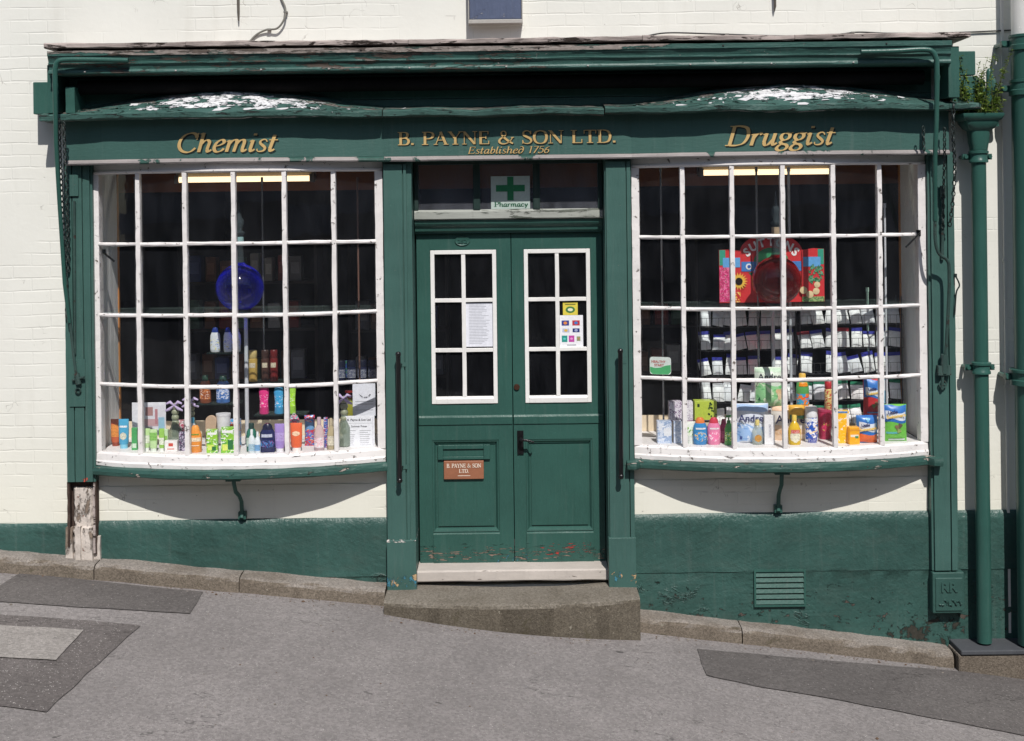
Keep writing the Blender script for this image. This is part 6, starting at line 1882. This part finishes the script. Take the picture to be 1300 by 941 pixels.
chain([X(1199, 162, -.25), X(1199, 200, -.2), X(1198, 240, -.13), X(1197, 295, -.11)], 'shorter dark chain hanging behind the right crank rod')
chain([X(1172, 160, -.255), X(1172.5, 176, -.255), X(1173, 193, -.25)], 'short dark chain over right end of the fascia')
mb = MB().tube([X(1197, 240, -.1), X(1196.5, 300, -.095), X(1196, 330, -.09)], .011, 8)
o = mb.build('pulley_rod', 'oldiron', smooth=50); tag(o, 'black pulley rod on right pilaster below the chain', 'pulley rod')
MB().tube([X(1197, 236, -.1), X(1197, 252, -.1)], .019, 10).build('sheave', 'oldiron', o, smooth=50)
o = MB().tube(bez([X(1213, 350, -.09), X(1218, 362, -.095), X(1214, 372, -.095), X(1212, 400, -.09)], 6), .005, 6).build('wall_hook', 'chain', smooth=50); tag(o, 'small dark iron hook on right edge of right pilaster', 'hook')
MB().lathe([(.010, -.012), (.010, .012)], X(1213, 350, -.085), 10).build('eye', 'chain', o)
o = MB().tube(bez([X(1168, 296, -.06), X(1160, 304, -.11), X(1150, 314, -.13)], 5), .006, 6).build('window_catch', 'iron', smooth=50); tag(o, 'small black hook sticking out at right end of right window', 'hook')
MB().box(P(1166, 296, -.04)[0] - .012, P(1166, 296, -.04)[0] + .012, -.05, -.03, P(1166, 296, -.04)[1] - .02, P(1166, 296, -.04)[1] + .02).build('plate', 'iron', o)
o = MB().tube(bez([X(128, 318, .02), X(134, 323, .05), X(145, 332, .09)], 5), .007, 6).build('window_catch', 'iron', smooth=50); tag(o, 'small black hook inside left end of left window', 'hook')
MB().box(P(130, 319, .03)[0] - .02, P(130, 319, .03)[0] + .02, .025, .035, P(130, 319, .03)[1] - .012, P(130, 319, .03)[1] + .012).build('plate', 'iron', o)
# left awning crank
l_ = empty('awning_crank', X(101, 482, -.10)); l_.location.z += ZC
tag(l_, 'long green awning crank rod with handle on left pilaster', 'awning crank')
part(MB().tube(bez([X(163, 77, -.315), X(120, 76, -.32), X(84, 76, -.33), X(73, 79, -.335), X(70, 88, -.335)], 6) + [Vector(X(70, 110, -.33))], .016, 12).build('top_arm', 'pipe', smooth=50), l_)
part(MB().tube([X(70, 106, -.33), X(70, 114, -.33), X(71, 180, -.31), X(75, 250, -.22), X(82, 360, -.15), X(88, 410, -.12)], [.019, .015, .013, .013, .012, .011], 12).build('rod', 'pipe', smooth=50), l_)
part(MB().tube(bez([X(83, 352, -.15), X(88, 400, -.12), X(94, 455, -.10), X(97, 476, -.10)], 5), .009, 8).build('handle_rod', 'oldiron', smooth=50), l_)
part(MB().tube([X(97, 474, -.10), X(100, 488, -.105)], .018, 10).tube([X(92, 483, -.1), X(107, 479, -.11)], .009, 8).build('knuckle', 'oldiron', smooth=50), l_)
part(MB().torus(X(99, 496, -.1), .016, .005, Matrix.Identity(3), 12, 6).build('hook', 'oldiron', smooth=50), l_)
part(MB().box(P(89, 517, -.08)[0], P(109, 517, -.08)[0], -.088, -.0805, P(99, 516, -.08)[1], P(99, 456, -.08)[1]).build('wood_block', 'pilaster', smooth=None), l_)
part(MB().tube([X(94.5, 255, -.09), X(95, 450, -.09)], .008, 8).build('guide_rod', 'oldiron', smooth=50), l_)
part(MB().box(P(89, 240, -.08)[0], P(100, 240, -.08)[0], -.092, -.0805, P(95, 249, -.08)[1], P(95, 222, -.08)[1]).build('guide_plate', 'pilaster'), l_)
chain([X(75, 150, -.24), X(76, 190, -.2), X(80, 280, -.14), X(84, 350, -.11), X(85, 405, -.10)], 'dark chain hanging down left pilaster from the ledge', .017, .0052)
chain([X(81, 155, -.24), X(83, 210, -.18), X(86, 290, -.12), X(87, 352, -.10)], 'second dark chain hanging inside the first on left pilaster', .0165, .005)

# ------------------------------------------------------------------ pipes and hopper
px_ = 2.921; py_ = -0.118
o = empty('drainpipe', (px_, py_, ZC - 2.77)); tag(o, 'slim green drainpipe with hopper head right of the shop front', 'drainpipe')
PR = .045
MB().lathe([(PR, 0), (PR, 3.05)], (0, 0, 0), 24).build('pipe', 'pipe', o, up=False, smooth=50)
for pyy in (199, 467):
    z = P(1244, pyy, py_)[1] + 2.77
    MB().lathe([(PR + .001, -.04), (PR + .013, -.036), (PR + .013, -.022), (PR + .008, -.016), (PR + .008, .016), (PR + .016, .020), (PR + .016, .034), (PR + .001, .04)], (0, 0, z), 24).box(-.092, .092, .02, .035, z - .018, z + .018).tube([(-.075, .0, z), (-.075, .11, z)], .012, 8).tube([(.075, .0, z), (.075, .11, z)], .012, 8).build('collar', 'pipe', o, up=False, smooth=40)
zh = 2.77 + .305
hp = [(.050, .048, 0, 3), (.052, .05, .02, 3), (.058, .052, .05, 4), (.062, .056, .12, 5), (.085, .07, .135, 7), (.105, .085, .165, 8), (.108, .088, .18, 8), (.122, .098, .188, 9), (.132, .106, .205, 9), (.136, .108, .212, 9), (.136, .108, .226, 9), (.126, .098, .226, 9), (.12, .092, .20, 9)]
mb = MB(); loft(mb, [(a, b, c + zh, p) for a, b, c, p in hp], 40)
mb.build('hopper_head', 'pipe', o, up=False, smooth=35)
# weeds growing from the hopper
zt = zh + .20
w_ = empty('weed', (px_, py_, ZC - 2.77 + zt)); tag(w_, 'wild green plant growing out of the drainpipe hopper', 'plant')
rnd = random.Random(21)
st, l1, l2 = MB(), MB(), MB()
for i in range(46):
    bx_, by_ = rnd.uniform(-.11, .10), rnd.uniform(-.08, .07)
    ht = rnd.uniform(.10, .33) if i > 9 else rnd.uniform(.30, .44)
    tx, ty = bx_ * 1.3 + rnd.uniform(-.09, .08), by_ + rnd.uniform(-.07, .04)
    if i > 5: tx += .02
    pts = [Vector((bx_ + (tx - bx_) * t ** 1.6 + .01 * math.sin(t * 5 + i), by_ + (ty - by_) * t, ht * t)) for t in lin(0, 1, 7)]
    st.tube(pts, [.0028 - .0018 * t for t in lin(0, 1, 7)], 5)
    nl = int(16 + ht * 44)
    for k_ in range(nl):
        t = rnd.uniform(.15, 1.0)
        j = min(6, int(t * 7)); c = pts[j].lerp(pts[j + 1], t * 7 - j)
        a, el = rnd.uniform(0, 6.28), rnd.uniform(-.3, .9)
        ln = rnd.uniform(.026, .056) * (1 - .45 * t)
        dv = Vector((math.cos(a) * math.cos(el), math.sin(a) * math.cos(el), math.sin(el)))
        sd = dv.cross(Vector((rnd.uniform(-.4, .4), rnd.uniform(-.4, .4), 1))).normalized() * ln * .22
        m_ = c + dv * ln * .5 + Vector((0, 0, ln * .08))
        tp = c + dv * ln - Vector((0, 0, ln * .15))
        (l1 if rnd.random() < .6 else l2).add([c, m_ + sd, tp, m_ - sd], [(0, 1, 2, 3)])
def leafmat(name, c):
    m, nt, b = new_mat(name)
    nt.links.new(mixc(nt, ramp(nt, noise_tex(nt, coords(nt), 30, 2), .3, .7), scale_col(c, .7), scale_col(c, 1.25)), b.inputs['Base Color'])
    b.inputs['Roughness'].default_value = .5
    tl = nd(nt, 'ShaderNodeBsdfTranslucent', {'Color': scale_col(c, 1.3)})
    mx = nd(nt, 'ShaderNodeMixShader', {0: .3, 1: b.outputs[0], 2: tl.outputs[0]})
    nt.links.new(mx.outputs[0], nt.nodes['Material Output'].inputs[0])
    return m
st.build('stems', plain((84, 92, 44), .6), w_, up=False)
l1.build('leaves', leafmat('leaf_green', (.14, .22, .035, 1)), w_, up=False)
l2.build('leaves', leafmat('leaf_light', (.20, .27, .05, 1)), w_, up=False)
o = empty('pipe_stubs', (px_ + .075, py_ + .04, ZC - 2.77 + zt)); tag(o, 'cluster of rounded green pipe ends rising behind the weed', 'pipe ends')
for dx, dy, ht, ln_ in ((-.06, .0, .27, -.08), (-.025, .015, .25, .0), (.0, -.01, .315, .06), (.032, .005, .285, -.06), (.058, .015, .255, -.12)):
    MB().tube([(dx, dy, -.05), (dx + ln_ * ht * .5, dy, ht * .55), (dx + ln_ * ht * .5, dy, ht - .02), (dx + ln_ * ht * .5, dy, ht - .007), (dx + ln_ * ht * .5, dy, ht)], [.019, .020, .019, .013, .004], 12).build('pipe_end', 'pipe', o, up=False, smooth=60)
# big soil pipe at the right edge
bx_, by_ = 3.205, -0.165
o = empty('soil_pipe', (bx_, by_, ZC - 2.77)); tag(o, 'thick pipe at right edge, green below and white on top', 'drainpipe')
R2 = .088
zw = P(1295, 50, by_)[1] + 2.77
MB().lathe([(R2, 0), (R2, zw)], (0, 0, 0), 36).build('pipe', 'pipe', o, up=False, smooth=50)
MB().lathe([(R2 - .004, zw), (R2 - .004, 6.5)], (0, 0, 0), 36).build('upper_pipe', 'pipewhite', o, up=False, smooth=50)
for pyy, e in ((55, .012), (112, .014), (479, .03)):
    z = P(1295, pyy, by_)[1] + 2.77
    MB().lathe([(R2 + .001, -.05), (R2 + e, -.045), (R2 + e, -.015), (R2 + e * .6, -.010), (R2 + e * .6, .03), (R2 + e, .034), (R2 + e, .05), (R2 + .001, .052)], (0, 0, z), 36).box(-R2 - .05, R2 + .05, .03, .06, z - .02, z + .02).tube([(-R2 - .035, .02, z), (-R2 - .035, .16, z)], .016, 8).build('collar', 'pipe', o, up=False, smooth=40)
z = P(1298, 605, by_)[1] + 2.77
MB().lathe([(R2 + .0012, -.02), (R2 + .0012, .02)], (0, 0, z), 16, a0=math.radians(-125), a1=math.radians(-60)).build('white_tag', plain((232, 232, 230)), o, up=False, smooth=50)
o = MB().box(P(1278, 600, 0)[0] - .008, P(1278, 600, 0)[0] + .008, -.022, -.001, -2.75, 1.7).build('cable_cover', 'pipewhite'); tag(o, 'thin cable cover running up the wall beside the thick pipe', 'cable cover')
for zz in (-1.2, -.4, .5): MB().box(P(1278, 600, 0)[0] - .014, P(1278, 600, 0)[0] + .014, -.0245, -.001, zz, zz + .02).build('clip', 'pipewhite', o)

# ------------------------------------------------------------------ wall fittings
X0, Z0 = P(596, 25, -.08); X1, _ = P(662, 25, -.08)
o = MB().box(X0, X1, -.075, -.001, Z0, Z0 + .42).build('alarm_box', paint('blue_enamel', srgb(84, 93, 116), .14, .35, layers=[(srgb(150, 150, 158), .64, 8, (1, 1, 2), [])]), bevel=.006)
tag(o, 'blue metal alarm box with grey rim high on the wall', 'alarm box')
MB().box(X0 - .008, X1 + .008, -.085, -.001, Z0 - .026, Z0 - .001).box(X0 - .008, X0 - .001, -.083, -.001, Z0, Z0 + .43).box(X1 + .001, X1 + .008, -.083, -.001, Z0, Z0 + .43).build('rim', plain((172, 168, 162), .5), o, bevel=.003)
def cable(pts, label, r=.006, mat=None):
    q = bez(pts, 8)
    o = MB().tube(q, r, 7).build('cable', mat or plain((52, 52, 50), .6), smooth=60); tag(o, label, 'cable')
    for t in (len(q) // 3, 2 * len(q) // 3):
        MB().box(q[t].x - .012, q[t].x + .012, q[t].y - .009, -.0005, q[t].z - .005, q[t].z + .005).build('clip', plain((120, 118, 112), .6), o)
cable([X(352, -40, -.012), X(356, -6, -.012), X(362, 10, -.016), X(361, 24, -.03), X(352, 36, -.03), X(338, 38, -.02), X(326, 44, -.012), X(316, 54, -.012)], 'loose grey cable curling down wall left of the alarm box', .0065, plain((118, 116, 108), .6))
cable([X(776, 50, -.012), X(810, 48, -.012), X(845, 42, -.02), X(900, 43, -.015), X(960, 45, -.012), X(1010, 46, -.012), X(1062, 44, -.02), X(1090, 41, -.02), X(1130, 42.5, -.012), X(1200, 42, -.012), X(1284, 38.5, -.012)], 'thin dark cable running along wall above the cornice', .005)
o = MB().tube([X(302, -40, -.03), X(302.5, 8, -.03), X(303, 27, -.022)], [.010, .009, .004], 8).build('iron_spike', plain((98, 92, 84), .7), smooth=50); tag(o, 'short rusty iron bracket hanging at top of the wall', 'bracket')
MB().box(P(302, 0, 0)[0] - .02, P(302, 0, 0)[0] + .02, -.035, -.001, P(302, -30, 0)[1], P(302, -18, 0)[1]).build('fixing', plain((98, 92, 84), .7), o)
o = MB().tube([X(983, -30, -.03), X(984, 8, -.03), X(983, 15, -.02)], [.010, .008, .003], 8).build('iron_spike', plain((98, 92, 84), .7), smooth=50); tag(o, 'smaller iron bracket at top of wall, right of the alarm box', 'bracket')
MB().box(P(983, 0, 0)[0] - .02, P(983, 0, 0)[0] + .02, -.035, -.001, P(983, -30, 0)[1], P(983, -18, 0)[1]).build('fixing', plain((98, 92, 84), .7), o)
# screws in the wall
MB().box(2.735, 6.4, -.235, -.015, -2.811, -2.783).build('slate_slab', 'slate', bpy.data.objects['stone_block'], bevel=.006)

# ------------------------------------------------------------------ across the street (seen only as reflections)
opp = empty('brick_terrace', (0, -17, ZC - 2.8)); tag(opp, 'dark brick terrace across the street', 'building')
m, nt, b = new_mat('dark_brick')
br = nd(nt, 'ShaderNodeTexBrick', {'Vector': coords(nt), 'Scale': 4.0, 'Color1': (.10, .05, .035, 1), 'Color2': (.14, .07, .05, 1), 'Mortar': (.2, .18, .16, 1)})
nt.links.new(br.outputs[0], b.inputs['Base Color'])
MB().box(-26, 26, -8, 0, -4, 8.2).build('wall', m, opp, up=False)
MB().box(-26.2, 26.2, .01, .12, 2.55, 3.15).build('reflection_band', plain((150, 152, 160), .6), opp, up=False)  # invented pale band, added to give the glass a grey reflection
for i in range(9):
    x = -20 + i * 5
    w2 = MB().box(x - .6, x + .6, .005, .08, 4.6, 6.6).build('window', plain((210, 208, 200), .5), opp, up=False)
    MB().box(x - .5, x + .5, .082, .09, 4.7, 6.5).build('pane', plain((24, 28, 34), .1), w2, up=False)
MB().prism([(-26.4, 8.2), (26.4, 8.2), (26.4, 9.6), (-26.4, 9.6)], -8.2, -3.0).build('roof', plain((60, 58, 62), .8), opp, up=False)

# ------------------------------------------------------------------ camera and light
cam = bpy.data.cameras.new('camera')
co = bpy.data.objects.new('camera', cam); COL.objects.link(co)
cam.sensor_width = 36.0
cam.lens = F / 1300 * 36.0
cam.shift_x = 0.0
cam.shift_y = -(470.5 - 260.0) / 1300.0
cam.clip_start, cam.clip_end = 0.1, 1000
r = Vector((CR, 0, -SR)); u = Vector((SR, 0, CR)); bk = Vector((0, -1, 0))
mat = Matrix((r, u, bk)).transposed().to_4x4()
mat.translation = Vector((0, CAM_Y, ZC))
co.matrix_world = mat
scene.camera = co

sun = bpy.data.lights.new('sun', 'SUN')
so = bpy.data.objects.new('sun', sun); COL.objects.link(so)
sun.energy = 4.5
sun.angle = math.radians(0.5)
sun.color = (1.0, 0.962, 0.91)
SD = Vector((0.20, -1.0, 1.25)).normalized()
so.rotation_euler = SD.to_track_quat('Z', 'Y').to_euler()
so.location = (3, -12, 14)
wd = bpy.data.worlds.new('World'); scene.world = wd; wd.use_nodes = True
nt = wd.node_tree
sky = nt.nodes.new('ShaderNodeTexSky'); sky.sky_type = 'NISHITA'; sky.sun_disc = False
sky.sun_elevation = math.asin(SD.z); sky.sun_rotation = math.atan2(SD.x, SD.y)
nt.links.new(sky.outputs[0], nt.nodes['Background'].inputs[0])
nt.nodes['Background'].inputs[1].default_value = 0.085
scene.view_settings.view_transform = 'Standard'
scene.view_settings.look = 'None'
scene.view_settings.exposure = 0.0
scene.view_settings.gamma = 1.0
scene.view_settings.use_curve_mapping = False
scene.cycles.max_bounces = 10
scene.cycles.transparent_max_bounces = 24
scene.cycles.sample_clamp_indirect = 6.0
